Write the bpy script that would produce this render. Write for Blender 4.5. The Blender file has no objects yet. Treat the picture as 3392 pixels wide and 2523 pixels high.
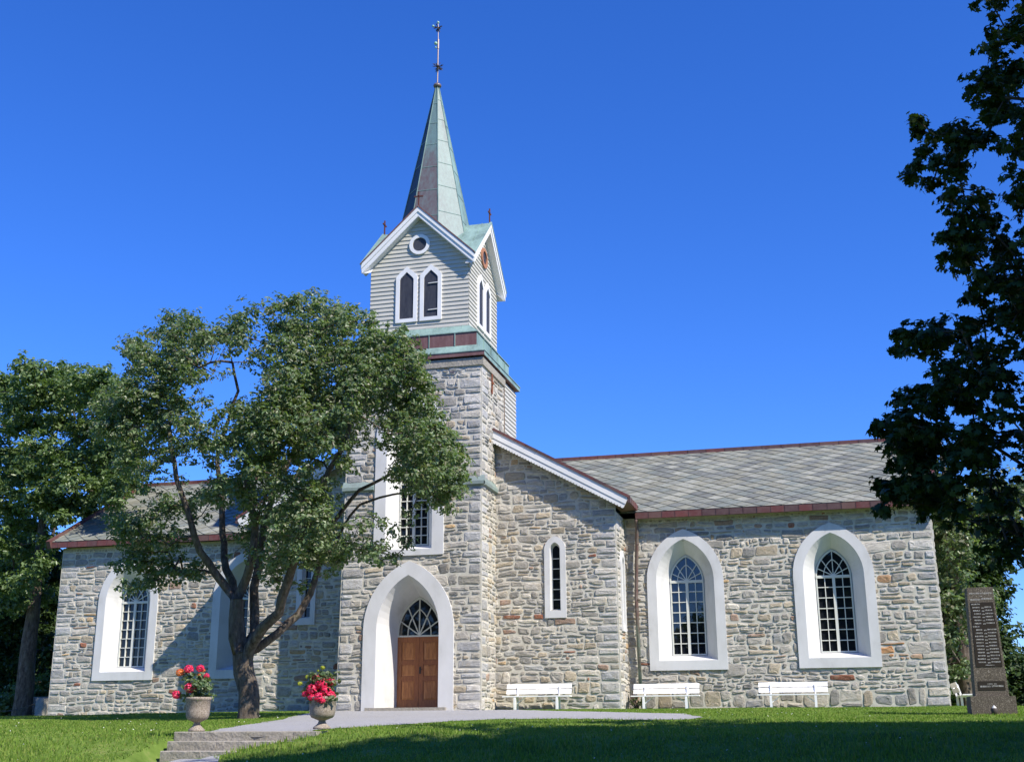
import bpy, bmesh, math, random
import numpy as np
from mathutils import Vector, Matrix, noise
R = math.radians
random.seed(7); RNG = np.random.default_rng(11)
scene = bpy.context.scene
col = scene.collection

# ------------------------------------------------------------------ camera
CAM = np.array([10.2186, -35.5582, -0.4685])
YAW, PITCH, ROLL, FPX = -0.2533, 0.2834, 0.0059, 3911.996
fw = np.array([math.sin(YAW)*math.cos(PITCH), math.cos(YAW)*math.cos(PITCH), math.sin(PITCH)])
rt0 = np.array([math.cos(YAW), -math.sin(YAW), 0.0]); up0 = np.cross(rt0, fw)
_c, _s = math.cos(ROLL), math.sin(ROLL)
rt = _c*rt0-_s*up0; up = _s*rt0+_c*up0
cam_d = bpy.data.cameras.new('camera'); cam = bpy.data.objects.new('camera', cam_d); col.objects.link(cam)
cam.matrix_world = Matrix(((rt[0], up[0], -fw[0], CAM[0]), (rt[1], up[1], -fw[1], CAM[1]), (rt[2], up[2], -fw[2], CAM[2]), (0, 0, 0, 1)))
cam_d.sensor_width = 36; cam_d.lens = 36*FPX/3392; cam_d.clip_start = .1; cam_d.clip_end = 20000
scene.camera = cam
# ------------------------------------------------------------------ light
SUN = Vector((1.75, -1.0, 1.95)).normalized()
w = bpy.data.worlds.new("World"); scene.world = w; w.use_nodes = True
nt = w.node_tree; nt.nodes.clear()
sky = nt.nodes.new('ShaderNodeTexSky'); sky.sky_type = 'NISHITA'; sky.sun_disc = False
sky.sun_elevation = math.asin(SUN.z); sky.sun_rotation = math.atan2(SUN.x, SUN.y)
sky.altitude = 0; sky.air_density = 1.0; sky.dust_density = 0.0; sky.ozone_density = 4.0
hs = nt.nodes.new('ShaderNodeHueSaturation'); hs.inputs['Saturation'].default_value = 1.22
tn = nt.nodes.new('ShaderNodeMix'); tn.data_type = 'RGBA'; tn.blend_type = 'MULTIPLY'; tn.inputs[0].default_value = 1; tn.inputs[7].default_value = (.66, .9, 1.55, 1)
bg = nt.nodes.new('ShaderNodeBackground'); bg.inputs['Strength'].default_value = 0.102
wo = nt.nodes.new('ShaderNodeOutputWorld')
nt.links.new(sky.outputs[0], hs.inputs['Color']); nt.links.new(hs.outputs[0], tn.inputs[6]); nt.links.new(tn.outputs[2], bg.inputs['Color']); nt.links.new(bg.outputs[0], wo.inputs['Surface'])
sd = bpy.data.lights.new('sun', 'SUN'); sd.energy = 5.0; sd.angle = R(.5); sd.color = (1, .925, .81)
sl = bpy.data.objects.new('sun', sd); col.objects.link(sl); sl.location = (30, -20, 40)
sl.rotation_euler = SUN.to_track_quat('Z', 'Y').to_euler()
scene.view_settings.view_transform = 'Standard'; scene.view_settings.look = 'None'
scene.view_settings.gamma = 1; scene.view_settings.use_curve_mapping = False
scene.view_settings.exposure = 0.5
scene.cycles.max_bounces = 6; scene.cycles.transparent_max_bounces = 8

# ------------------------------------------------------------------ helpers
def ray(u, v): return fw+(u-1696)/FPX*rt-(v-1261.5)/FPX*up
def onY(u, v, Y):
    d = ray(u, v); return CAM+d*(Y-CAM[1])/d[1]
def interp(x, xs, ys): return float(np.interp(x, xs, ys))
GY = [-80, -35.5, -19.5, -17.9, -16.4, -8, -1.5, 3, 30, 60]
GZ = [-3.2, -2.07, -1.04, -.9, -.6, -.27, -.04, -.02, -.3, -1.5]
def gz_np(x, y):
    z = np.interp(y, GY, GZ)
    z = z+np.interp(x, [-60, -20, -8, 30], [-.9, -.12, 0, -.05])
    return z+.025*np.sin(x*.7+y*.4)*np.clip((-2-y)/6, 0, 1)
def gz(x, y): return float(gz_np(np.array(x, float), np.array(y, float)))
def ghit(u, v, s0=14., s1=45.):
    d = ray(u, v); d = d/math.hypot(d[0], d[1])
    s = s0
    while s < s1:
        P = CAM+d*s
        if P[2] <= gz(P[0], P[1]): return P
        s += .05
    return CAM+d*s1

def tag(o, label=None, cat=None, group=None, kind=None):
    if label: o['label'] = label
    if cat: o['category'] = cat
    if group: o['group'] = group
    if kind: o['kind'] = kind
    return o
def empty(name, loc, label, cat, group=None, rz=0):
    o = bpy.data.objects.new(name, None); col.objects.link(o); o.location = loc; o.rotation_euler = (0, 0, rz)
    o.empty_display_size = .2
    return tag(o, label, cat, group)
class MB:
    def __init__(s): s.v = []; s.f = []; s.m = []; s.c = []
    def add(s, vs, fs, mi=0, c=None):
        b = len(s.v); s.v += [tuple(p) for p in vs]; s.f += [tuple(b+i for i in f) for f in fs]; s.m += [mi]*len(fs); s.c += [c]*len(fs)
    def box(s, a, b, mi=0, c=None):
        (x0, y0, z0), (x1, y1, z1) = a, b
        s.add([(x0, y0, z0), (x1, y0, z0), (x1, y1, z0), (x0, y1, z0), (x0, y0, z1), (x1, y0, z1), (x1, y1, z1), (x0, y1, z1)],
              [(0, 3, 2, 1), (4, 5, 6, 7), (0, 1, 5, 4), (1, 2, 6, 5), (2, 3, 7, 6), (3, 0, 4, 7)], mi, c)
    def bar(s, p, q, wd, dp, upv=(0, -1, 0), mi=0):
        p = Vector(p); q = Vector(q); d = (q-p).normalized(); n = Vector(upv); n = (n-d*n.dot(d)).normalized(); t = d.cross(n)
        vs = []
        for o in (p, q):
            for a, b in ((-1, -1), (1, -1), (1, 1), (-1, 1)): vs.append(o+t*a*wd/2+n*b*dp/2)
        s.add(vs, [(3, 2, 1, 0), (4, 5, 6, 7), (0, 1, 5, 4), (1, 2, 6, 5), (2, 3, 7, 6), (3, 0, 4, 7)], mi)
    def tube(s, pts, rad, n=8, mi=0, cap=True, jit=0):
        pts = [Vector(p) for p in pts]; b = len(s.v)
        if not hasattr(rad, '__len__'): rad = [rad]*len(pts)
        ref = Vector((.31, .87, .11)).normalized()
        for i, p in enumerate(pts):
            d = (pts[min(i+1, len(pts)-1)]-pts[max(i-1, 0)])
            if d.length < 1e-6: d = Vector((0, 0, 1))
            d.normalize(); u = d.cross(ref)
            if u.length < .1: u = d.cross(Vector((1, 0, 0)))
            u.normalize(); v = d.cross(u)
            for k in range(n):
                a = 2*math.pi*k/n; r = rad[i]*(1+(random.random()-.5)*jit)
                s.v.append(tuple(p+(u*math.cos(a)+v*math.sin(a))*r))
        for i in range(len(pts)-1):
            for k in range(n):
                s.f.append((b+i*n+k, b+i*n+(k+1) % n, b+(i+1)*n+(k+1) % n, b+(i+1)*n+k)); s.m.append(mi); s.c.append(None)
        if cap:
            s.f.append(tuple(b+k for k in range(n))[::-1]); s.f.append(tuple(b+(len(pts)-1)*n+k for k in range(n))); s.m += [mi]*2; s.c += [None]*2
    def lathe(s, prof, o=(0, 0, 0), n=20, mi=0):
        b = len(s.v)
        for r, z in prof:
            for k in range(n):
                a = 2*math.pi*k/n; s.v.append((o[0]+r*math.cos(a), o[1]+r*math.sin(a), o[2]+z))
        for i in range(len(prof)-1):
            for k in range(n): s.f.append((b+i*n+k, b+i*n+(k+1) % n, b+(i+1)*n+(k+1) % n, b+(i+1)*n+k)); s.m.append(mi); s.c.append(None)
    def prism(s, poly, f, h0, h1, mi=0, c=None):
        n = len(poly); vs = [f(a, b, h0) for a, b in poly]+[f(a, b, h1) for a, b in poly]
        s.add(vs, [tuple(range(n))[::-1], tuple(range(n, 2*n))]+[(i, (i+1) % n, n+(i+1) % n, n+i) for i in range(n)], mi, c)
    def build(s, name, mats, parent=None, smooth=False, fix=True):
        me = bpy.data.meshes.new(name); me.from_pydata(s.v, [], s.f)
        if not isinstance(mats, (list, tuple)): mats = [mats]
        for m in mats: me.materials.append(m)
        me.polygons.foreach_set('material_index', s.m)
        if any(c is not None for c in s.c):
            at = me.attributes.new('scol', 'FLOAT_COLOR', 'FACE')
            at.data.foreach_set('color', [x for c in s.c for x in (list(c)+[1] if c is not None else [.5, .5, .5, 1])])
        if smooth: me.polygons.foreach_set('use_smooth', [True]*len(me.polygons))
        if fix:
            bm = bmesh.new(); bm.from_mesh(me); bmesh.ops.recalc_face_normals(bm, faces=bm.faces); bm.to_mesh(me); bm.free()
        me.update()
        o = bpy.data.objects.new(name, me); col.objects.link(o)
        if parent: o.parent = parent; o.location = -parent_loc(parent)
        return o
def parent_loc(p):
    v = Vector((0, 0, 0))
    while p is not None: v = v+Vector(p.location); p = p.parent
    return v
def local(o): o.location = (0, 0, 0); return o
def copy_tree(o, parent=None):
    c = o.copy(); col.objects.link(c); c.parent = parent
    for ch in list(o.children): copy_tree(ch, c)
    return c

# ------------------------------------------------------------------ materials
def mat(name, base=(.5, .5, .5), rough=.8, metal=0, spec=.3):
    m = bpy.data.materials.new(name); m.use_nodes = True; b = m.node_tree.nodes['Principled BSDF']
    b.inputs['Base Color'].default_value = (*base, 1); b.inputs['Roughness'].default_value = rough
    b.inputs['Metallic'].default_value = metal; b.inputs['Specular IOR Level'].default_value = spec
    return m
def N(m, t, **k):
    n = m.node_tree.nodes.new(t)
    for a, b in k.items():
        if a in n.inputs: n.inputs[a].default_value = b
        else: setattr(n, a, b)
    return n
def L(m, a, b): m.node_tree.links.new(a, b)
def coords(m, scale=(1, 1, 1)):
    g = N(m, 'ShaderNodeNewGeometry'); mp = N(m, 'ShaderNodeMapping'); mp.inputs['Scale'].default_value = scale
    L(m, g.outputs['Position'], mp.inputs[0]); return mp.outputs[0]
def noise_n(m, sc, det=4, scale=(1, 1, 1), rough=.6):
    n = N(m, 'ShaderNodeTexNoise'); n.inputs['Scale'].default_value = sc; n.inputs['Detail'].default_value = det; n.inputs['Roughness'].default_value = rough
    L(m, coords(m, scale), n.inputs['Vector']); return n.outputs[0]
def ramp(m, src, stops):
    r = N(m, 'ShaderNodeValToRGB'); e = r.color_ramp.elements
    while len(e) < len(stops): e.new(.5)
    for i, (p, c) in enumerate(stops): e[i].position = p; e[i].color = (*c, 1)
    L(m, src, r.inputs[0]); return r.outputs[0]
def mixc(m, fac, a, b, mode='MIX'):
    n = N(m, 'ShaderNodeMix'); n.data_type = 'RGBA'; n.blend_type = mode
    for s, v in ((0, fac), (6, a), (7, b)):
        if hasattr(v, 'node'): L(m, v, n.inputs[s])
        else: n.inputs[s].default_value = v if s == 0 else (*v, 1)
    return n.outputs[2]
def setc(m, c): L(m, c, m.node_tree.nodes['Principled BSDF'].inputs['Base Color'])
def bump(m, src, st=.3, dist=.02):
    b = N(m, 'ShaderNodeBump'); b.inputs['Strength'].default_value = st; b.inputs['Distance'].default_value = dist
    L(m, src, b.inputs['Height']); L(m, b.outputs[0], m.node_tree.nodes['Principled BSDF'].inputs['Normal'])

M = {}
# stone: colour of each stone from the mesh, mottled and streaked along its bedding
m = M['stone'] = mat('stone', rough=.9)
at = N(m, 'ShaderNodeAttribute'); at.attribute_name = 'scol'
c = mixc(m, 1.0, at.outputs['Color'], ramp(m, noise_n(m, 9, 6, (1, 1, 3), .7), [(.25, (.55, .55, .55)), (.5, (1, 1, 1)), (.75, (1.4, 1.38, 1.32))]), 'MULTIPLY')
c = mixc(m, ramp(m, noise_n(m, 3.2, 3), [(.54, (0, 0, 0)), (.72, (.55, .55, .55))]), c, (.4, .33, .23))
c = mixc(m, ramp(m, noise_n(m, 1.9, 5, (1, 1, .8), .8), [(.63, (0, 0, 0)), (.74, (.55, .55, .55))]), c, (.36, .19, .11))
c = mixc(m, ramp(m, noise_n(m, .9, 5, (1, 1, .5), .7), [(.5, (0, 0, 0)), (.7, (.4, .4, .4))]), c, (.17, .17, .155))
c = mixc(m, ramp(m, noise_n(m, 34, 3), [(.58, (0, 0, 0)), (.7, (.6, .6, .6))]), c, (.46, .46, .44))
setc(m, c); bump(m, noise_n(m, 13, 9, (1, 1, 2.2), .8), .85, .04)
m = M['mortar'] = mat('mortar', rough=.95)
setc(m, ramp(m, noise_n(m, 6, 6), [(.25, (.34, .325, .275)), (.45, (.5, .475, .4)), (.72, (.62, .595, .52))])); bump(m, noise_n(m, 30, 5), .6, .012)
m = M['white'] = mat('white_paint', (.78, .78, .76), .55)
setc(m, ramp(m, noise_n(m, 1.3, 6), [(.3, (.68, .68, .66)), (.6, (.76, .755, .74))])); bump(m, noise_n(m, 40, 3), .08, .005)
m = M['render'] = mat('white_render', (0.696, 0.696, 0.687), .8)
setc(m, ramp(m, noise_n(m, 1.7, 7, (1, 1, .5)), [(.25, (0.487, 0.483, 0.47)), (.42, (0.592, 0.592, 0.583)), (.6, (0.644, 0.644, 0.639))])); bump(m, noise_n(m, 60, 4), .12, .006)
m = M['bar'] = mat('glazing_bar_paint', (0.644, 0.652, 0.592), .5)
m = M['siding'] = mat('grey_siding', (.5, .49, .43), .6)
setc(m, ramp(m, noise_n(m, 2.2, 5, (1, 1, 4)), [(.3, (.44, .43, .375)), (.7, (.52, .505, .44))]))
m = M['dark'] = mat('dark_shutter', (.035, .04, .055), .6)
setc(m, ramp(m, noise_n(m, 14, 3, (1, 1, .2)), [(.3, (.028, .03, .042)), (.7, (.055, .058, .07))]))
def glass(name, base, ior, rough=.02):
    m = mat(name, base, rough); b = m.node_tree.nodes['Principled BSDF']; b.inputs['IOR'].default_value = ior; b.inputs['Specular IOR Level'].default_value = .5
    bump(m, noise_n(m, 2.4, 1), .05, .02); return m
M['glass'] = glass('window_glass', (.012, .014, .018), 1.5)
M['glass2'] = glass('sky_reflecting_glass', (.01, .012, .018), 1.7, .01)
def copper(name, brown, green, lo, hi, zlo=None, zhi=None, sc=1.5):
    m = mat(name, rough=.55, metal=0.0, spec=.4)
    n = noise_n(m, sc, 6, (1, 1, .25), .65)
    if zlo is not None:
        g = N(m, 'ShaderNodeNewGeometry'); sp = N(m, 'ShaderNodeSeparateXYZ'); L(m, g.outputs['Position'], sp.inputs[0])
        mr = N(m, 'ShaderNodeMapRange'); mr.inputs[1].default_value = zlo; mr.inputs[2].default_value = zhi; mr.inputs[3].default_value = -.28; mr.inputs[4].default_value = .22
        L(m, sp.outputs[2], mr.inputs[0]); ad = N(m, 'ShaderNodeMath'); L(m, n, ad.inputs[0]); L(m, mr.outputs[0], ad.inputs[1]); n = ad.outputs[0]
    setc(m, mixc(m, ramp(m, noise_n(m, 11, 4, (1, 1, .4)), [(.35, (0, 0, 0)), (.75, (.35, .35, .35))]), ramp(m, n, [(lo, brown), (hi, green)]), tuple(min(1, x*1.5) for x in green)))
    bump(m, noise_n(m, 4, 2), .12, .01); return m
M['copper_green'] = copper('green_patina_copper', (.12, .18, .16), (.23, .34, .3), .35, .6)
M['copper_front'] = copper('mixed_patina_copper', (.11, .085, .09), (.11, .18, .18), .38, .6, 17.3, 22.0)
M['copper_pale'] = copper('pale_patina_copper', (.18, .205, .195), (.22, .295, .265), .35, .65)
M['copper_red'] = copper('brown_copper', (.13, .055, .05), (.2, .12, .11), .4, .8)
m = M['copper_fascia'] = mat('copper_fascia', (.12, .045, .04), .5)
at = N(m, 'ShaderNodeAttribute'); at.attribute_name = 'scol'
setc(m, mixc(m, ramp(m, noise_n(m, 5, 4), [(.4, (0, 0, 0)), (.8, (.5, .5, .5))]), at.outputs['Color'], (.17, .12, .11)))
m = M['slate'] = mat('slate', rough=.75)
at = N(m, 'ShaderNodeAttribute'); at.attribute_name = 'scol'
c = mixc(m, 1.0, at.outputs['Color'], ramp(m, noise_n(m, 7, 6), [(.25, (.65, .65, .65)), (.5, (1, 1, 1)), (.8, (1.25, 1.25, 1.2))]), 'MULTIPLY')
c = mixc(m, ramp(m, noise_n(m, 1.1, 4), [(.55, (0, 0, 0)), (.75, (.4, .4, .4))]), c, (.26, .25, .18))
setc(m, c); bump(m, noise_n(m, 22, 5), .3, .01)
m = M['wood'] = mat('varnished_wood', rough=.35, spec=.5)
setc(m, ramp(m, noise_n(m, 5, 8, (6, 6, .7), .7), [(.25, (.17, .05, .017)), (.5, (.33, .11, .034)), (.75, (.5, .18, .055))]))
m = M['panel'] = mat('worn_wood_panel', rough=.4, spec=.5)
setc(m, ramp(m, noise_n(m, 3.5, 8, (5, 5, .8), .7), [(.25, (.22, .07, .022)), (.5, (.45, .17, .05)), (.75, (.62, .28, .1))]))
M['timber'] = mat('brown_timber', (.16, .11, .07), .7)
M['iron'] = mat('iron', (.06, .05, .045), .6)
M['rust'] = mat('rusty_iron', (.22, .075, .035), .8)
M['cross'] = mat('dark_copper_cross', (.11, .045, .04), .7)
M['rod'] = mat('weathered_rod', (.2, .16, .15), .4, .3)
M['verdigris'] = mat('verdigris_ball', (.3, .5, .38), .5)
m = M['concrete'] = mat('exposed_aggregate', rough=.9)
setc(m, ramp(m, noise_n(m, 70, 3), [(.32, (0.117, 0.099, 0.0765)), (.5, (0.288, 0.243, 0.198)), (.7, (0.468, 0.423, 0.36))])); bump(m, noise_n(m, 80, 3), .6, .01)
m = M['step'] = mat('granite_step', rough=.9)
setc(m, mixc(m, ramp(m, noise_n(m, 1.2, 4), [(.45, (0, 0, 0)), (.7, (0.45, 0.45, 0.45))]), ramp(m, noise_n(m, 30, 6), [(.3, (0.234, 0.216, 0.18)), (.7, (0.432, 0.396, 0.333))]), (0.18, 0.171, 0.117))); bump(m, noise_n(m, 12, 8), .9, .03)
m = M['monument'] = mat('speckled_stone', rough=.8)
setc(m, ramp(m, noise_n(m, 60, 3), [(.35, (.06, .05, .038)), (.6, (.14, .12, .095)), (.74, (.55, .5, .42))])); bump(m, noise_n(m, 60, 4), .6, .01)
M['black_panel'] = mat('dark_polished_panel', (.035, .028, .022), .35, spec=.5)
M['letter'] = mat('white_lettering', (.62, .62, .6), .7)
m = M['gravel'] = mat('gravel', rough=.95)
setc(m, mixc(m, ramp(m, noise_n(m, .8, 4), [(.45, (0, 0, 0)), (.8, (0.261, 0.261, 0.261))]), ramp(m, noise_n(m, 55, 4, (1, 1, 1), .75), [(.3, (0.174, 0.17, 0.165)), (.5, (0.374, 0.37, 0.365)), (.7, (0.539, 0.531, 0.522))]), (0.261, 0.244, 0.2))); bump(m, noise_n(m, 60, 5), 1.0, .02)
m = M['ground'] = mat('turf', rough=1, spec=.05)
setc(m, ramp(m, noise_n(m, 1.3, 8, (1, 1, 1), .7), [(.35, (.07, .12, .02)), (.55, (.13, .2, .04)), (.72, (.24, .24, .09))]))
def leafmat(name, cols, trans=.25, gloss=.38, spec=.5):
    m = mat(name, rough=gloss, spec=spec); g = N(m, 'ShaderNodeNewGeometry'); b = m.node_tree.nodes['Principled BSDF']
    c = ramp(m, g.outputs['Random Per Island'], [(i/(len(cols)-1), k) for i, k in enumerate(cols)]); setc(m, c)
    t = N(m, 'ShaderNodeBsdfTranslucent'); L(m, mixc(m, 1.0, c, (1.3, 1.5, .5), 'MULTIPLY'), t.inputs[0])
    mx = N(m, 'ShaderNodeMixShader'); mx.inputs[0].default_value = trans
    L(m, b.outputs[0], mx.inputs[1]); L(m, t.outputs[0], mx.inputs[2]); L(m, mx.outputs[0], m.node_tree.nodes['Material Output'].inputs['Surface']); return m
M['leaf'] = leafmat('leaf', [(.085, .125, .065), (.13, .195, .09), (.16, .235, .105), (.2, .25, .135), (.22, .21, .15)], .38)
M['leaf_light'] = leafmat('leaf_light', [(.085, .13, .045), (.125, .19, .065), (.16, .225, .085)], .35)
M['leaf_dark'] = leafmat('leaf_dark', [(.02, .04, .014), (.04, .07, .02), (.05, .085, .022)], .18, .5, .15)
M['grass'] = leafmat('grass_blade', [(.11, .19, .03), (.15, .25, .04), (.19, .29, .05), (.27, .29, .09)], .3, .6, .1)
m = M['bark'] = mat('bark', rough=.95)
setc(m, mixc(m, ramp(m, noise_n(m, 3, 4), [(.52, (0, 0, 0)), (.7, (.55, .55, .55))]), ramp(m, noise_n(m, 12, 8, (1, 1, .35), .7), [(.3, (.035, .026, .02)), (.5, (.12, .095, .075)), (.75, (.26, .225, .185))]), (.15, .15, .09))); bump(m, noise_n(m, 14, 8, (1, 1, .3), .75), 1.0, .06)
M['petal'] = leafmat('pink_petal', [(.8, .03, .12), (.9, .06, .19), (.7, .02, .08)], .25)
M['petal_orange'] = leafmat('orange_petal', [(.75, .16, .03), (.8, .3, .03), (.7, .06, .05)], .25)
M['bud'] = leafmat('yellow_green_bud', [(.4, .5, .03), (.55, .5, .05)], .3)
M['hill'] = mat('far_hill', (.05, .08, .09), 1)
M['daisy'] = mat('daisy', (.75, .75, .68), .8)

# ------------------------------------------------------------------ ground
def grid_mesh(name, xs, ys, zf, m, off=0.0, keep=None):
    X, Y = np.meshgrid(xs, ys); Z = zf(X, Y)+off
    mb = MB(); mb.v = list(zip(X.ravel().tolist(), Y.ravel().tolist(), Z.ravel().tolist())); nx = len(xs)
    for j in range(len(ys)-1):
        for i in range(nx-1): mb.f.append((j*nx+i, j*nx+i+1, (j+1)*nx+i+1, (j+1)*nx+i))
    mb.m = [0]*len(mb.f); mb.c = [None]*len(mb.f)
    return mb.build(name, m, smooth=True, fix=False)
# step flight is cut into the bank, so its footprint is known before the ground is laid
SY0 = -16.55; SX0 = onY(577, 2421, SY0)[0]; SX1 = onY(1048, 2421, SY0)[0]; TREAD = .36; RISE = .15; SZ = float(onY(800, 2421, SY0)[2])
def gfull(X, Y):
    Z = gz_np(X, Y)
    inside = (X > SX0-.02) & (X < SX1-.15-(SY0-Y)*.9) & (Y < SY0+.05) & (Y > SY0-4.5)
    low = SZ-RISE*3-.04
    Z = np.where(inside, np.minimum(Z, low), Z)
    return Z
xs = np.unique(np.concatenate([np.linspace(-900, -40, 20), np.arange(-40, -14, 1.), np.arange(-14, 20, .2), np.arange(20, 50, 1.5), np.linspace(50, 900, 20)]))
ys = np.unique(np.concatenate([np.linspace(-400, -42, 10), np.arange(-42, -22, 1.), np.arange(-22, 2, .2), np.arange(2, 60, 2.), np.linspace(60, 1500, 14)]))
g = grid_mesh('ground', xs, ys, gfull, M['ground']); tag(g, 'green turf ground around the stone church', kind='structure')
def smooth_poly(pts, it=2):
    for _ in range(it):
        q = []
        for i in range(len(pts)):
            a, b = pts[i], pts[(i+1) % len(pts)]
            q += [(a[0]*.75+b[0]*.25, a[1]*.75+b[1]*.25), (a[0]*.25+b[0]*.75, a[1]*.25+b[1]*.75)]
        pts = q
    return pts
def inpoly(x, y, P):
    c = False; n = len(P); j = n-1
    for i in range(n):
        xi, yi = P[i]; xj, yj = P[j]
        if (yi > y) != (yj > y) and x < (xj-xi)*(y-yi)/(yj-yi)+xi: c = not c
        j = i
    return c
def hug(name, poly, m, off, label, step=.35, full=False):
    bm = bmesh.new(); vs = [bm.verts.new((x, y, 0)) for x, y in poly]; bm.faces.new(vs)
    x0, x1 = min(p[0] for p in poly), max(p[0] for p in poly); y0, y1 = min(p[1] for p in poly), max(p[1] for p in poly)
    for ax, a0, a1 in ((0, x0, x1), (1, y0, y1)):
        k = a0+step*.5
        while k < a1:
            bmesh.ops.bisect_plane(bm, geom=bm.verts[:]+bm.edges[:]+bm.faces[:], plane_co=(k, k, 0), plane_no=(1, 0, 0) if ax == 0 else (0, 1, 0)); k += step
    for v in bm.verts: v.co.z = (float(gfull(np.array(v.co.x), np.array(v.co.y))) if full else gz(v.co.x, v.co.y))+off
    bmesh.ops.recalc_face_normals(bm, faces=bm.faces)
    me = bpy.data.meshes.new(name); bm.to_mesh(me); bm.free(); me.materials.append(m)
    if sum(p.normal.z for p in me.polygons) < 0: me.flip_normals()
    o = bpy.data.objects.new(name, me); col.objects.link(o); tag(o, label, kind='structure'); return o
pl = [ghit(*p)[:2] for p in ((628, 2419), (724, 2416), (824, 2399), (932, 2384), (1000, 2366))]
pr = [ghit(*p)[:2] for p in ((2290, 2370), (2330, 2376), (2280, 2383), (2100, 2384), (1850, 2380), (1640, 2382), (1500, 2388), (1389, 2396), (1220, 2407), (1120, 2412), (1040, 2418))]
path_poly = [(SX0+.35, SY0+.02)]+[tuple(p) for p in pl[1:]]+[(-4.9, -.9), (-4.9, -.0), (.15, -.0), (1.2, -1.2), (4, -4.2), (7.0, -7.4)]+[tuple(p) for p in pr]+[(SX1, SY0+.02)]
path_poly = [(float(a), float(b)) for a, b in path_poly]
# wobble the edge
pp = []
for i in range(len(path_poly)):
    a, b = path_poly[i], path_poly[(i+1) % len(path_poly)]; n = max(1, int(math.hypot(b[0]-a[0], b[1]-a[1])/.25))
    for k in range(n):
        x, y = a[0]+(b[0]-a[0])*k/n, a[1]+(b[1]-a[1])*k/n
        d = noise.noise(Vector((x*1.7, y*1.7, 3)))*.12 if k else 0
        pp.append((x+d, y+d*.6 if y < -.3 else y))
hug('path', pp, M['gravel'], .012, 'light grey gravel path from the steps to the church door')
lowp_old = [(float(ghit(u, v)[0]), float(ghit(u, v)[1])) for u, v in ((470, 2519), (620, 2508), (800, 2506), (940, 2510), (1010, 2522))]
low_poly = [(float(SX0)+.12, SY0-1.02), (float(SX1)-1.2, SY0-1.02), (float(SX1)-.6, SY0-2.2), (float(SX1)+.3, SY0-4), (3.2, -24), (2.5, -30), (float(SX0)-.1, -30), (float(SX0)+.1, -24), (float(SX0)+.06, SY0-2.4)]
hug('path', low_poly, M['gravel'], .02, 'light grey gravel path at the foot of the stone steps', full=True)
side_poly = [(-40, -3), (-30, -2.2), (-20.5, -.4), (-18.5, 1.5), (-19.5, 3.2), (-24, 2.5), (-30, .8), (-40, .5)]
hug('path', side_poly, M['gravel'], .012, 'pale path beyond the left end of the church', 1.0)
hug('path', [(15.5, 1), (40, -3), (60, -2), (60, 1), (40, 1.5), (16, 5)], M['gravel'], .02, 'pale path beyond the stone memorial on the right', 1.0)
# hills
mb = MB(); n = 90
hx = np.linspace(-5000, 7000, n)
for i, x in enumerate(hx):
    h = 90+90*noise.noise(Vector((x*.0011, 1, 0)))+35*noise.noise(Vector((x*.005, 2, 0)))
    for a, b in ((0, -10), (.5, .75), (1, 1), (1.6, .5), (2.4, 0)): mb.v.append((x, 3000+a*500, -12+h*b if b >= 0 else -30))
for i in range(n-1):
    for k in range(4): mb.f.append((i*5+k, (i+1)*5+k, (i+1)*5+k+1, i*5+k+1)); mb.m.append(0); mb.c.append(None)
tag(mb.build('hills', M['hill'], smooth=True), 'low blue hills on the horizon', kind='structure')

# ------------------------------------------------------------------ stone walls
PAL = [((.34, .325, .295), 30), ((.41, .39, .35), 22), ((.24, .235, .22), 13), ((.3, .305, .3), 12), ((.38, .33, .25), 16), ((.47, .445, .39), 10), ((.31, .22, .17), 3), ((.24, .1, .06), .9), ((.42, .3, .17), 1.4)]
PC = [p[0] for p in PAL]; PW = [p[1] for p in PAL]
def warp(u, v, seed):
    a = noise.noise(Vector((u*1.1, v*1.7, seed))); b = noise.noise(Vector((u*.8+9, v*1.3, seed+5)))
    return u+.08*a+.02*noise.noise(Vector((u*5, v*5, seed+2))), v+.08*b+.02*noise.noise(Vector((u*5+7, v*5, seed+3)))
SPOTS = {11: [(12.1, 1.8, .08, .3, (.42, .22, .1)), (12.1, 3.95, .06, .1, (.4, .24, .13)), (12.5, 1.5, .25, .12, (.36, .25, .17))], 31: [(float(onY(1975, 1838, 1.65)[0]), float(onY(1975, 1838, 1.65)[2]), .2, .04, (.24, .09, .06)), (float(onY(1782, 2047, 1.65)[0]), float(onY(1782, 2047, 1.65)[2]), .16, .03, (.24, .1, .06)), (.6, 2.3, .4, .05, (.3, .2, .15))]}
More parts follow.
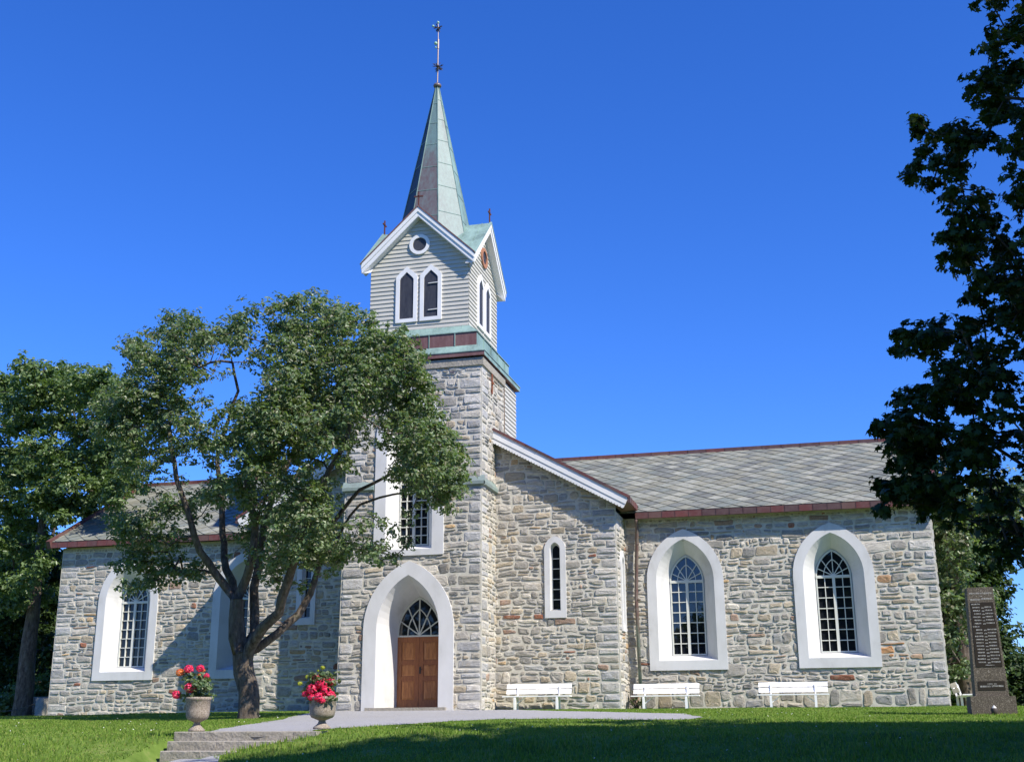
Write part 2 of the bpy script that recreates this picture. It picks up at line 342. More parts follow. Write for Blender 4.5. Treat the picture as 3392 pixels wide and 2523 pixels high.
def stone_wall(mb, f, u0, u1, v0, v1, okf, seed, quoin=(), proud=1.0):
    """f(u,v,h)->xyz ; okf(u,v)->bool inside; quoin: list of sides ('L','R') with dressed corner blocks"""
    rnd = random.Random(seed)
    def emit(a, b, c, d, straight=0):
        pts4 = [(a, b), (c, b), (c, d), (a, d)]; ctr = ((a+c)/2, (b+d)/2)
        if not all(okf(*p) for p in pts4+[ctr]):
            if max(c-a, d-b) < .13: return
            if c-a > d-b: m_ = (a+c)/2; emit(a, b, m_, d, straight); emit(m_, b, c, d, straight)
            else: m_ = (b+d)/2; emit(a, b, c, m_, straight); emit(a, m_, c, d, straight)
            return
        W, H = c-a, d-b
        if W < .05 or H < .03: return
        g = rnd.uniform(.012, .034); j = min(.035, H*.16, W*.16)*(0.25 if straight else 1)
        cr = min(W, H)*rnd.uniform(.05, .24)*(.4 if straight else 1)
        cx, cy = ctr; out = []
        base = []
        for k, (sx, sy) in enumerate(((-1, -1), (1, -1), (1, 1), (-1, 1))):
            x = cx+sx*(W/2-g)+rnd.uniform(-j, j); y = cy+sy*(H/2-g)+rnd.uniform(-j, j)
            base.append((x, y))
        for k in range(4):
            p = base[k]; q = base[(k+1) % 4]; r0 = base[k-1]
            lx, ly = r0[0]-p[0], r0[1]-p[1]; ll = math.hypot(lx, ly); mx, my = q[0]-p[0], q[1]-p[1]; ml = math.hypot(mx, my)
            out.append((p[0]+lx/ll*min(cr, ll*.4), p[1]+ly/ll*min(cr, ll*.4)))
            out.append((p[0]+mx/ml*min(cr, ml*.4), p[1]+my/ml*min(cr, ml*.4)))
            if ml > .28:
                t = rnd.uniform(.4, .6); out.append((p[0]+mx*t+rnd.uniform(-j, j)*.6, p[1]+my*t+rnd.uniform(-j, j)*.6))
        h0 = rnd.uniform(.008, .026)*proud; tx, ty = rnd.uniform(-.05, .05), rnd.uniform(-.08, .08)
        n = len(out); vs = []
        for (x, y) in out:
            x2, y2 = warp(x, y, seed) if not straight else (x, y); vs.append(f(x2, y2, -.005))
        for (x, y) in out:
            ix, iy = x+(cx-x)*min(.4, .02/(W*.5)), y+(cy-y)*min(.5, .02/(H*.5)); x2, y2 = warp(ix, iy, seed) if not straight else (ix, iy)
            vs.append(f(x2, y2, max(.006, h0+(x-cx)*tx+(y-cy)*ty+rnd.uniform(-.006, .006))))
        for (x, y) in out:
            ix, iy = x+(cx-x)*.42, y+(cy-y)*.42; x2, y2 = warp(ix, iy, seed) if not straight else (ix, iy)
            vs.append(f(x2, y2, max(.008, h0+.008+(x-cx)*tx*.6+(y-cy)*ty*.6+rnd.uniform(-.008, .01))))
        fs = [(i, (i+1) % n, n+(i+1) % n, n+i) for i in range(n)]+[(n+i, n+(i+1) % n, 2*n+(i+1) % n, 2*n+i) for i in range(n)]+[tuple(range(2*n, 3*n))]
        c_ = rnd.choices(PC, PW)[0] if not straight else rnd.choice([(.36, .36, .355), (.33, .335, .34), (.41, .4, .375), (.38, .36, .31)])
        for sx_, sz_, ra, rb, cc_ in SPOTS.get(seed, ()):
            if ((cx-sx_)/(ra+W*.3))**2+((cy-sz_)/(rb+H*.3))**2 < 1: c_ = cc_
        k = rnd.uniform(.76, 1.26)*1.16; mb.add(vs, fs, 1, (c_[0]*k*1.01, c_[1]*k*.99, c_[2]*k*.96))
    v = v0; row = 0
    qw = {}
    while v < v1-.02:
        hb = rnd.choice([.14, .19, .23, .27, .34]); 
        if v < v0+.9: hb *= 1.45
        hb *= rnd.uniform(.9, 1.1)
        if v+hb > v1-.12: hb = v1-v
        a, b = u0, u1
        if 'L' in quoin: q = rnd.uniform(.28, .8); emit(u0, v, u0+q, v+hb*.97, 1) if hb < .38 else (emit(u0, v, u0+q, v+hb/2, 1), emit(u0, v+hb/2, u0+q*.9, v+hb, 1)); a = u0+q
        if 'R' in quoin: q = rnd.uniform(.28, .8); emit(u1-q, v, u1, v+hb*.97, 1) if hb < .38 else (emit(u1-q, v, u1, v+hb/2, 1), emit(u1-q*.9, v+hb/2, u1, v+hb, 1)); b = u1-q
        u = a
        while u < b-.01:
            wd = rnd.uniform(.22, .75)*(1.3 if hb > .3 else 1)
            if u+wd > b-.2: wd = b-u
            t = rnd.random()
            if hb < .19 or t < .42:
                k = max(1, round(wd/rnd.uniform(.3, .65)))
                for i in range(k): emit(u+wd*i/k, v, u+wd*(i+1)/k, v+hb)
            else:
                rows = 2; y = v
                cuts = sorted(rnd.uniform(.25, .75) for _ in range(rows-1)) if rows == 2 else [rnd.uniform(.22, .4), rnd.uniform(.58, .78)]
                cuts = [0]+cuts+[1]
                for r in range(rows):
                    k = rnd.choice([1, 1, 2, 2, 3]) if wd > .5 else rnd.choice([1, 1, 2]); xs_ = [0]+sorted(rnd.uniform(.2, .8) for _ in range(k-1))+[1]
                    for i in range(k):
                        if xs_[i+1]-xs_[i] > .08: emit(u+wd*xs_[i], v+hb*cuts[r], u+wd*xs_[i+1], v+hb*cuts[r+1])
            u += wd
        v += hb; row += 1
def arch(hw, z0, zs, rise, cx=0, n=10):
    c = (rise*rise-hw*hw)/(2*hw); Rr = c+hw; pts = [(cx-hw, z0), (cx-hw, zs)]
    a1 = math.atan2(rise, c)
    for k in range(1, n+1): a = a1*k/n; pts.append((cx+c-Rr*math.cos(a), zs+Rr*math.sin(a)))
    r = [(2*cx-x, z) for x, z in pts[:-1]][::-1]
    return pts+r
def wall_face(mb, outer, holes, f, mi=0):
    bm = bmesh.new()
    for loop in [outer]+holes:
        vs = [bm.verts.new((a, b, 0)) for a, b in loop]
        for i in range(len(vs)): bm.edges.new((vs[i], vs[(i+1) % len(vs)]))
    bmesh.ops.triangle_fill(bm, edges=bm.edges[:], use_beauty=True)
    bm.verts.index_update()
    mb.add([f(v.co.x, v.co.y, 0) for v in bm.verts], [tuple(v.index for v in fc.verts) for fc in bm.faces], mi); bm.free()
def inset_ok(outer, holes):
    def ok(u, v):
        if not inpoly(u, v, outer): return False
        return not any(inpoly(u, v, h) for h in holes)
    return ok

YR, YL, YG = 3.2, 3.75, 1.648
church = empty('stone_church', (0, 0, 0), 'grey rubble stone church with central tower, green copper spire and white arched windows', 'church')
# window specs: cx, outer hw, z0, spring, rise | inner hw, z0, rise | glass hw, z0, rise
WSPEC = dict(o=(1.235, 1.18, 4.02, 1.65), i=(.93, 1.48, 4.02, 1.33), g=(.55, 1.66, 4.02, .87), d=.5, rows=7, cols=2)
TSPEC = dict(o=(1.175, 4.72, 8.55, 1.75), i=(.79, 4.92, 8.55, 1.3), g=(.5, 5.1, 8.55, .85), d=.5, rows=12, cols=2)
NSPEC = dict(o=(.35, 2.79, 4.95, .44), i=(.17, 3.02, 4.95, .24), g=(.14, 3.05, 4.95, .19), d=.16, rows=6, cols=1)
RW = [5.945, 10.6]; LW = [-14.68, -9.98]
CT = -2.31
holesR = [arch(WSPEC['i'][0], WSPEC['i'][1], WSPEC['i'][2], WSPEC['i'][3], x) for x in RW]
holesL = [arch(WSPEC['i'][0], WSPEC['i'][1], WSPEC['i'][2], WSPEC['i'][3], x) for x in LW]
XR, XL, GR, GL = 13.7, -17.68, 4.0, -8.75
RY, RZ = 9.6, 9.62; EAVEZ = 6.2
# right wing wall
def wall(name, faces, backs=()):
    mb = MB()
    for (f, outer, holes, seed, q) in faces:
        wall_face(mb, outer, holes, f)
        us = [p[0] for p in outer]; vs = [p[1] for p in outer]
        stone_wall(mb, f, min(us)+.01, max(us)-.01, min(vs), max(vs), inset_ok(outer, holes), seed, q)
    for poly in backs: mb.add(poly, [tuple(range(len(poly)))], 0)
    o = mb.build(name, [M['mortar'], M['stone']], church, fix=False); return o
fY = lambda Y: (lambda u, v, h: (u, Y-h, v))
fXp = lambda X: (lambda u, v, h: (X+h, u, v))
fXm = lambda X: (lambda u, v, h: (X-h, u, v))
BK = 16.0
def gable_end(y0): return [(y0, -.4), (BK, -.4), (BK, 6.05), (RY, RZ-.2), (y0, 6.05)]
wall('nave_wall', [(fY(YR), [(GR, -.4), (XR, -.4), (XR, 6.1), (GR, 6.1)], holesR, 11, ('R',)),
                   (fXp(XR), gable_end(YR), [], 12, ('L',))], [[(GR-4, BK, -.4), (XR, BK, -.4), (XR, BK, 6.1), (GR-4, BK, 6.1)]])
wall('nave_wall', [(fY(YL), [(XL, -.4), (GL, -.4), (GL, 6.1), (XL, 6.1)], holesL, 21, ('L',)),
                   (fXm(XL), gable_end(YL), [], 22, ('L',))], [[(GR-4, BK, -.4), (XL, BK, -.4), (XL, BK, 6.1), (GR-4, BK, 6.1)]])
# transept: gable wall, two side walls
RS = .56
def rz_(x): return 8.99-RS*abs(x-CT)+RS*(0-CT) - .33      # under the rake
nh = [arch(.17, 3.02, 4.95, .24, CT+s*4.3) for s in (1, -1)]
og = [(GL, -.4), (GR, -.4), (GR, rz_(GR)), (CT, rz_(CT)), (GL, rz_(GL))]
side_hole = arch(.17, 2.6, 4.5, .24, 2.42)
wall('transept_wall', [(fY(YG), og, nh, 31, ('R', 'L')), (fXp(GR), [(YG, -.4), (YR+.05, -.4), (YR+.05, 6.1), (YG, 6.1)], [side_hole], 32, ('L',)),
                       (fXm(GL), [(YG, -.4), (YL+.05, -.4), (YL+.05, 6.1), (YG, 6.1)], [], 33, ('L',))])
# tower
XTL = -4.62; TB = 2.77; TD = 4.5; TT = 11.1
door_in = [(-3.42, -.4)]+arch(1.03, .05, 2.45, 1.68, -2.4)[1:-1]+[(-1.38, -.4)]
door_in = [(CT-.08-1.03, -.4)]+arch(1.03, -.4, 2.45, 1.68, CT-.08)[1:-1]+[(CT-.08+1.03, -.4)]
tw_in = arch(TSPEC['i'][0], TSPEC['i'][1], TSPEC['i'][2], TSPEC['i'][3], -2.42)
def towl(v): return XTL-.1*max(0, 1-(v/7.))
o = wall('tower_wall', [(lambda u, v, h: ((u-XTL)/(0-XTL)*(0-towl(v))+towl(v), -h, v), [(XTL, -.4), (0, -.4), (0, TT), (XTL, TT)], [door_in, tw_in], 41, ('R', 'L')),
                    (fXp(0), [(0, -.4), (TB, -.4), (TB, TT), (0, TT)], [], 42, ('L',)),
                    (lambda u, v, h: (towl(v)-h, u, v), [(0, -.4), (TB, -.4), (TB, TT), (0, TT)], [], 43, ('L',))])
# flush grey course under the cornice, drip course at two thirds height
mb = MB(); mb.box((XTL-.03, -.06, 10.86), (.06, TB, 11.12)); mb.build('top_course', M['step'], church)
mb = MB()
for (x0, x1) in ((XTL-.1, -3.63), (-1.2, .1)):
    mb.add([(x0, -.11, 6.9), (x1, -.11, 6.9), (x1, 0.02, 6.86), (x0, 0.02, 6.86), (x0, -.11, 7.0), (x1, -.11, 7.0), (x1, 0.0, 7.2), (x0, .0, 7.2)], [(0, 3, 2, 1), (4, 5, 6, 7), (0, 1, 5, 4), (1, 2, 6, 5), (2, 3, 7, 6), (3, 0, 4, 7)])
    if x0 < -2: mb.build('drip_course', M['copper_pale'], church); mb = MB()
mb.add([(0, .0, 6.86), (.1, -.11, 6.9), (.1, YG, 6.9), (0, YG, 6.86), (0, 0, 7.2), (.1, -.11, 7.0), (.1, YG, 7.0), (0, YG, 7.2)], [(0, 3, 2, 1), (4, 5, 6, 7), (0, 1, 5, 4), (1, 2, 6, 5), (2, 3, 7, 6), (3, 0, 4, 7)])
mb.build('drip_course', M['copper_pale'], church)
mb = MB(); mb.box((0.03, 1.05, 10.15), (.07, 1.11, 10.85)); mb.box((0.04, 1.03, 10.48), (.1, 1.13, 10.56)); mb.build('wall_anchor', M['rust'], church)

# ------------------------------------------------------------------ windows
def ring(mb, loops, closed=True, mi=0):
    n = len(loops[0]); b = len(mb.v)
    for lp in loops: mb.v += [tuple(p) for p in lp]
    for r in range(len(loops)-1):
        for i in range(n if closed else n-1):
            j = (i+1) % n; mb.f.append((b+r*n+i, b+r*n+j, b+(r+1)*n+j, b+(r+1)*n+i)); mb.m.append(mi); mb.c.append(None)
def window(cx, spec, f, parent, proud=.065, glassm='glass', name='window', sash=True):
    """surround is the part; frame and pane hang under it"""
    o_, i_, g_ = (arch(a, b, c, d, cx) for a, b, c, d in (spec['o'], spec['i'], spec['g'])); D = spec['d']
    sur = MB(); ring(sur, [[f(x, z, -.03) for x, z in o_], [f(x, z, proud) for x, z in o_], [f(x, z, proud) for x, z in i_], [f(x, z, -D) for x, z in g_], [f(x, z, -D-.08) for x, z in g_]])
    s = sur.build(name, M['render'], parent)
    ghw, gz0, gzs, grise = spec['g']; t = .045 if sash else .02
    inn = arch(ghw-t, gz0+t, gzs, grise-t*1.3, cx)
    fr = MB(); A, B = -D+.05, -D-.03
    ring(fr, [[f(x, z, B) for x, z in g_], [f(x, z, A) for x, z in g_], [f(x, z, A) for x, z in inn], [f(x, z, B) for x, z in inn]])
    def barp(p, q, wd, a=A-.008, b=B):
        d = Vector((q[0]-p[0], q[1]-p[1])).normalized(); nrm = Vector((-d.y, d.x))*wd/2
        poly = [(p[0]+nrm.x, p[1]+nrm.y), (p[0]-nrm.x, p[1]-nrm.y), (q[0]-nrm.x, q[1]-nrm.y), (q[0]+nrm.x, q[1]+nrm.y)]
        fr.prism(poly, f, b, a)
    if sash:
        barp((cx-ghw, gzs), (cx+ghw, gzs), .085, A+.012)
        barp((cx, gz0), (cx, gzs), .09, A+.006)
        for s_ in (-1, 1): barp((cx+s_*ghw/2, gz0), (cx+s_*ghw/2, gzs), .026)
        rows = spec['rows']
        for k in range(1, rows): z = gz0+t+(gzs-gz0-t)*k/rows; barp((cx-ghw, z), (cx+ghw, z), .026, A-.011)
        # fan: radial bars and an inner pointed arch
        P0 = (cx, gzs+.03)
        for ang in (0, 33, 63, -33, -63):
            d = (math.sin(R(ang)), math.cos(R(ang))); r = .05
            while inpoly(P0[0]+d[0]*r, P0[1]+d[1]*r, g_) and r < 3: r += .01
            barp(P0, (P0[0]+d[0]*r, P0[1]+d[1]*r), .026, A-.005-.002*abs(ang)/33)
        ia = arch(ghw*.54, gzs, gzs+.01, grise*.62, cx)
        for k in range(1, len(ia)-2): barp(ia[k], ia[k+1], .024, A-.016)
    else:
        rows = spec['rows']
        for k in range(1, rows): z = gz0+(gzs+grise*.3-gz0)*k/rows; barp((cx-ghw, z), (cx+ghw, z), .022, A-.011)
    fr.build('frame', M['bar'], s)
    pn = MB(); wall_face(pn, g_, [], lambda a, b, h: f(a, b, B+.012)); pn.build('pane', M[glassm], s, fix=True)
    return s
for x, gm in zip(RW, ('glass2', 'glass')): window(x, WSPEC, fY(YR), church, glassm=gm)
for x in LW: window(x, WSPEC, fY(YL), church)
for s_ in (1, -1): window(CT+s_*4.3, NSPEC, fY(YG), church, sash=False)
NS2 = dict(o=(.35, 2.37, 4.5, .44), i=(.17, 2.6, 4.5, .24), g=(.14, 2.63, 4.5, .19), d=.16, rows=6, cols=1)
window(2.42, NS2, fXp(GR), church, sash=False)
window(-2.42, TSPEC, fY(0), church)
# door: surround open at the bottom, stone threshold, two leaves, fanlight
DC = CT-.08
so = arch(1.49, -.15, 2.45, 2.1, CT-.06); si = arch(1.03, -.15, 2.45, 1.66, DC); sg = arch(.73, -.15, 2.4, 1.15, DC)
DD = 1.1
mb = MB(); fd = fY(0)
ring(mb, [[fd(x, z, -.03) for x, z in so], [fd(x, z, .07) for x, z in so], [fd(x, z, .07) for x, z in si], [fd(x, z, -DD) for x, z in sg], [fd(x, z, -DD-.1) for x, z in sg]], closed=False)
dsur = mb.build('doorway', M['render'], church)
mb = MB(); mb.box((DC-1.3, -.2, -.2), (DC+1.3, DD+.2, .07)); mb.build('threshold', M['step'], dsur)
ZT = 2.27
for s_ in (-1, 1):
    mb = MB(); x0, x1 = (DC-.73, DC-.004) if s_ < 0 else (DC+.004, DC+.73)
    mb.box((x0, DD+.02, .09), (x1, DD+.08, ZT))
    st = .14
    zz = [.09, .95, 1.5, ZT]
    mb.box((x0, DD, .09), (x0+st, DD+.02, ZT)); mb.box((x1-st*.8, DD, .09), (x1, DD+.02, ZT))
    rails = [(.09, .3), (.92, 1.03), (1.42, 1.53), (ZT-.14, ZT)]
    for a, b in rails: mb.box((x0+st, DD, a), (x1-st*.8, DD+.02, b))
    for a, b in zip(rails[:-1], rails[1:]):
        mb.add([(x0+st+.03, DD+.019, a[1]+.03), (x1-st*.8-.03, DD+.019, a[1]+.03), (x1-st*.8-.03, DD+.019, b[0]-.03), (x0+st+.03, DD+.019, b[0]-.03),
                (x0+st+.08, DD+.006, a[1]+.08), (x1-st*.8-.08, DD+.006, a[1]+.08), (x1-st*.8-.08, DD+.006, b[0]-.08), (x0+st+.08, DD+.006, b[0]-.08)],
               [(0, 1, 5, 4), (1, 2, 6, 5), (2, 3, 7, 6), (3, 0, 4, 7), (4, 5, 6, 7)], 1)
    d_ = mb.build('door', [M['wood'], M['panel']], church)
    if s_ > 0:
        hb = MB(); hb.box((DC+.02, DD-.02, 1.12), (DC+.07, DD, 1.34)); hb.tube([(DC+.045, DD-.02, 1.26), (DC+.045, DD-.07, 1.26), (DC+.14, DD-.08, 1.25)], .012, 6); hb.build('handle', M['iron'], d_)
mb = MB(); fan = arch(.73, ZT, ZT+.12, 1.15, DC); fi = arch(.69, ZT+.05, ZT+.12, 1.08, DC)
A, B = -DD+.02, -DD-.05
ring(mb, [[fd(x, z, B) for x, z in fan], [fd(x, z, A) for x, z in fan], [fd(x, z, A) for x, z in fi], [fd(x, z, B) for x, z in fi]])
def fbar(p, q, wd, a):
    d = Vector((q[0]-p[0], q[1]-p[1])).normalized(); nrm = Vector((-d.y, d.x))*wd/2
    mb.prism([(p[0]+nrm.x, p[1]+nrm.y), (p[0]-nrm.x, p[1]-nrm.y), (q[0]-nrm.x, q[1]-nrm.y), (q[0]+nrm.x, q[1]+nrm.y)], fd, B, a)
P0 = (DC, ZT+.05)
for ang in (0, 24, 55, -24, -55):
    d = (math.sin(R(ang)), math.cos(R(ang))); r = .05
    while inpoly(P0[0]+d[0]*r, P0[1]+d[1]*r, fan): r += .01
    fbar(P0, (P0[0]+d[0]*r, P0[1]+d[1]*r), .034, A-.006-.003*abs(ang)/24)
ia = arch(.39, ZT+.04, ZT+.1, .78, DC)
for k in range(0, len(ia)-1): fbar(ia[k], ia[k+1], .03, A-.02)
fl = mb.build('fanlight', M['bar'], church)
mb = MB(); wall_face(mb, fan, [], lambda a, b, h: fd(a, b, B+.015)); mb.build('pane', M['glass'], fl)

# ------------------------------------------------------------------ roofs
SLC = [(0.214, 0.223, 0.19), (0.247, 0.257, 0.214), (0.171, 0.18, 0.162), (0.285, 0.29, 0.242), (0.233, 0.233, 0.185), (0.19, 0.209, 0.185)]
def slates(mb, O, U, V, poly, seed, S=.31):
    """O origin, U unit along eave, V unit up the slope; poly in (u,v)"""
    rnd = random.Random(seed); Nn = U.cross(V)
    if Nn.z < 0: Nn = -Nn
    wall_face(mb, poly, [], lambda a, b, h: tuple(O+U*a+V*b-Nn*.012), 0)
    us = [p[0] for p in poly]; vs = [p[1] for p in poly]
    hx, hy = S, S
    nrow = int((max(vs)-min(vs))/hy)+2; ncol = int((max(us)-min(us))/(2*hx))+2
    for r in range(-1, nrow):
        for c in range(-1, ncol):
            u = min(us)+c*2*hx+(hx if r % 2 else 0); v = min(vs)+r*hy
            k = 1.06; lift = .034+rnd.uniform(0, .012)
            P = [(u, v-hy*k, lift), (u+hx*k, v, lift*.5), (u, v+hy*k, 0), (u-hx*k, v, lift*.5)]
            ins = [inpoly(p[0], p[1], poly) for p in P]
            if not any(ins): continue
            if not all(ins):   # clip against the slope outline
                Q = P
                for i in range(len(poly)):
                    a, b = poly[i], poly[(i+1) % len(poly)]; ar = POLYSIGN(poly); out = []
                    for j in range(len(Q)):
                        p, q = Q[j], Q[(j+1) % len(Q)]
                        sp = ((b[0]-a[0])*(p[1]-a[1])-(b[1]-a[1])*(p[0]-a[0]))*ar; sq = ((b[0]-a[0])*(q[1]-a[1])-(b[1]-a[1])*(q[0]-a[0]))*ar
                        if sp >= 0: out.append(p)
                        if (sp >= 0) != (sq >= 0): t = sp/(sp-sq); out.append(tuple(p[i_]+(q[i_]-p[i_])*t for i_ in range(3)))
                    Q = out
                    if len(Q) < 3: break
                if len(Q) < 3: continue
                P = Q
            n = len(P); top = [tuple(O+U*a+V*b+Nn*(h+.012)) for a, b, h in P]; bot = [tuple(O+U*a+V*b+Nn*(h-.003)) for a, b, h in P]
            cc = rnd.choice(SLC); kk = rnd.uniform(.84, 1.04)
            mb.add(top+bot, [tuple(range(n))]+[(i, (i+1) % n, n+(i+1) % n, n+i) for i in range(n)], 0, tuple(x*kk for x in cc))
def POLYSIGN(P):
    return 1 if sum(P[i][0]*P[(i+1) % len(P)][1]-P[(i+1) % len(P)][0]*P[i][1] for i in range(len(P))) > 0 else -1
EYR, EYL = 2.85, 3.4
def nave_roof(x0, x1, ey, ez, name='nave_roof', inner='L', seed=5):
    mb = MB(); V = Vector((0, RY-ey, RZ-ez)); ln = V.length; V.normalize(); U = Vector((1, 0, 0)); O = Vector((x0, ey, ez))
    slates(mb, O, U, V, [(0, 0), (x1-x0, 0), (x1-x0, ln), (0, ln)], seed)
    mb.add([(x0, 16.35, ez), (x1, 16.35, ez), (x1, RY, RZ), (x0, RY, RZ)], [(0, 1, 2, 3)], 0, (.25, .25, .22))
    return mb.build(name, M['slate'], church, fix=False)
def seam_strip(mb, p, q, hgt, dep, nseg, seed, updir=(0, 0, 1), ndir=(0, -1, 0)):
    """fascia of folded copper sheets with upright seams"""
    rnd = random.Random(seed); p, q = Vector(p), Vector(q); u = Vector(updir); nn = Vector(ndir)
    for i in range(nseg):
        a = p.lerp(q, i/nseg); b = p.lerp(q, (i+1)/nseg); cc = rnd.choice([(.13, .045, .042), (.115, .05, .047), (.15, .05, .045), (.09, .05, .05), (.13, .07, .06)])
        o1 = nn*(.002*(i % 2))
        vs = [a, b, b+u*hgt, a+u*hgt]; mb.add([x+o1 for x in vs]+[x-nn*dep for x in vs], [(0, 1, 2, 3), (4, 7, 6, 5), (0, 4, 5, 1), (1, 5, 6, 2), (2, 6, 7, 3), (3, 7, 4, 0)], 0, cc)
        mb.add([a+nn*.012, a+nn*.012+(b-a)*.03, a+nn*.012+(b-a)*.03+u*hgt, a+nn*.012+u*hgt, a, a+(b-a)*.03, a+(b-a)*.03+u*hgt, a+u*hgt], [(0, 1, 2, 3), (0, 4, 5, 1), (2, 6, 7, 3), (1, 5, 6, 2), (3, 7, 4, 0)], 0, tuple(x*.75 for x in cc))
XRe, XLe = XR+.38, XL-.4
rr = nave_roof(-2.3, XRe, EYR, EAVEZ+.03, 'nave_roof', seed=5)
rl = nave_roof(XLe, -2.3, EYL, EAVEZ+.09, 'nave_roof', seed=6)
for (x0, x1, ey, ez, rf, sd_) in ((GR+.45, XRe, EYR, EAVEZ, rr, 1), (XLe, GL-.5, EYL, EAVEZ+.05, rl, 2)):
    mb = MB(); seam_strip(mb, (x0, ey-.03, ez-.17), (x1, ey-.03, ez-.17), .2, .1, int((x1-x0)/.42), sd_)
    mb.build('eave_fascia', M['copper_fascia'], rf)
    mb = MB(); mb.add([(x0, ey+.05, ez-.13), (x1, ey+.05, ez-.13), (x1, YR+.02 if ey < 3 else YL+.02, ez-.09), (x0, YR+.02 if ey < 3 else YL+.02, ez-.09)], [(0, 1, 2, 3)]); mb.build('soffit', M['timber'], rf)
    mb = MB(); xa, xb = (-2.2, XRe) if sd_ == 1 else (XLe, -2.2)
    seam_strip(mb, (xa, RY-.14, RZ-.06), (xb, RY-.14, RZ-.06), .17, .28, int((xb-xa)/.7), sd_+7); mb.build('ridge_cap', M['copper_fascia'], rf)
for X, ey, rf, sx in ((XRe, EYR, rr, 1), (XLe, EYL, rl, -1)):   # verges
    mb = MB()
    for (ya, za, yb, zb) in ((ey-.03, EAVEZ+.05, RY, RZ+.05), (16.35, EAVEZ+.05, RY, RZ+.05)):
        d = Vector((0, yb-ya, zb-za)); ud = Vector((0, -d.z, d.y)).normalized()*(1 if yb > ya else -1)
        seam_strip(mb, (X+sx*.03, ya, za-.2), (X+sx*.03, yb, zb-.2), .3, .16, 12, 3, tuple(ud), (sx, 0, 0))
    mb.build('verge_trim', M['copper_fascia'], rf)
# transept roof
RK = YG-.4
zr = lambda x: 8.99-RS*abs(x-CT)+RS*2.31
XE = 4.5; XEl = 2*CT-XE-.05
mb = MB(); apex = zr(CT)
for sx, xe in ((1, XE), (-1, XEl)):
    Vv = Vector((CT-xe, 0, apex-zr(xe))); ln = Vv.length; Vv.normalize(); U = Vector((0, 1, 0)); O = Vector((xe, RK+.06, zr(xe)))
    slates(mb, O, U, Vv, [(0, 0), (2.6, 0), (BK-7, ln), (0, ln)], 8+sx)
tr = mb.build('transept_roof', M['slate'], church, fix=False)
def rake(x0, x1, parent):
    """white bargeboard with moulded upper board and scalloped lower board, copper capping"""
    p0 = Vector((x0, RK, zr(x0))); p1 = Vector((x1, RK, zr(x1))); d = (p1-p0); ln = d.length; d.normalize(); n = Vector((-d.z, 0, d.x))
    if n.z > 0: n = -n
    mb = MB()
    def slab(a, b, y0, y1):
        vs = [p0+n*a, p0+d*ln+n*a, p0+d*ln+n*b, p0+n*b]; vs = [Vector((v.x, y0, v.z)) for v in vs]+[Vector((v.x, y1, v.z)) for v in vs]
        mb.add(vs, [(0, 1, 2, 3), (4, 7, 6, 5), (0, 4, 5, 1), (1, 5, 6, 2), (2, 6, 7, 3), (3, 7, 4, 0)])
    slab(.02, .25, RK, RK+.05); slab(.25, .27, RK+.035, RK+.06); slab(.27, .36, RK+.018, RK+.05)
    s = .105; k = int(ln/s)
    for i in range(k):
        c_ = p0+d*(s*(i+.5)*ln/(k*s))+n*.36; poly = [c_-d*s*.49, c_-d*s*.42+n*.028, c_-d*s*.2+n*.045, c_+d*s*.2+n*.045, c_+d*s*.42+n*.028, c_+d*s*.49]
        vs = [Vector((v.x, RK+.018, v.z)) for v in poly]+[Vector((v.x, RK+.05, v.z)) for v in poly]; m_ = len(poly)
        mb.add(vs, [tuple(range(m_)), tuple(range(m_, 2*m_))[::-1]]+[(i_, (i_+1) % m_, m_+(i_+1) % m_, m_+i_) for i_ in range(m_)])
    mb.build('bargeboard', M['white'], parent)
    mb = MB(); seam_strip(mb, tuple(p0+Vector((0, -.03, 0))+n*.03), tuple(p1+Vector((0, -.03, 0))+n*.03), .085, .2, 12, 4, tuple(-n)); mb.build('verge_capping', M['copper_fascia'], parent)
rake(.02, XE, tr); rake(XTL-.02, XEl, tr)
for xe, xw, ye, sx in ((XE, GR, EYR, 1), (XEl, GL, EYL, -1)):
    mb = MB(); mb.add([(xe-sx*.02, RK+.05, zr(xe)-.14), (xe-sx*.02, ye+.2, zr(xe)-.14), (xw-sx*.02, ye+.2, zr(xe)-.2), (xw-sx*.02, RK+.05, zr(xe)-.2)], [(0, 1, 2, 3)]); mb.build('soffit', M['timber'], tr)
mb = MB(); seam_strip(mb, (XE+.03, RK, zr(XE)-.17), (XE+.03, EYR, zr(XE)-.17), .19, .08, 4, 9, (0, 0, 1), (1, 0, 0)); mb.build('eave_fascia', M['copper_fascia'], tr); mb = MB(); seam_strip(mb, (XEl-.03, RK, zr(XEl)-.17), (XEl-.03, EYL, zr(XEl)-.17), .19, .08, 4, 9, (0, 0, 1), (-1, 0, 0)); mb.build('eave_fascia', M['copper_fascia'], tr)
# down pipe in the corner
dp = MB(); a = onY(2109, 1722, 3.05); b = onY(2123, 2300, 3.05)
dp.tube([(a[0], 2.85, 6.02), (a[0], 2.95, 5.9), (a[0], 3.05, 5.75), (b[0]-.04, 3.05, 3.5), (b[0], 3.05, .5)], .06, 8)
for z in (5.2, 3.4, 1.6): dp.lathe([(.045, 0), (.06, 0), (.06, .05), (.045, .05)], (a[0]+(b[0]-a[0])*(5.8-z)/5.3, 3.05, z), 8)
dp.build('downpipe', copper('pipe_copper', (.12, .06, .05), (.16, .22, .18), .45, .62, 5.5, 0.), church, smooth=True)

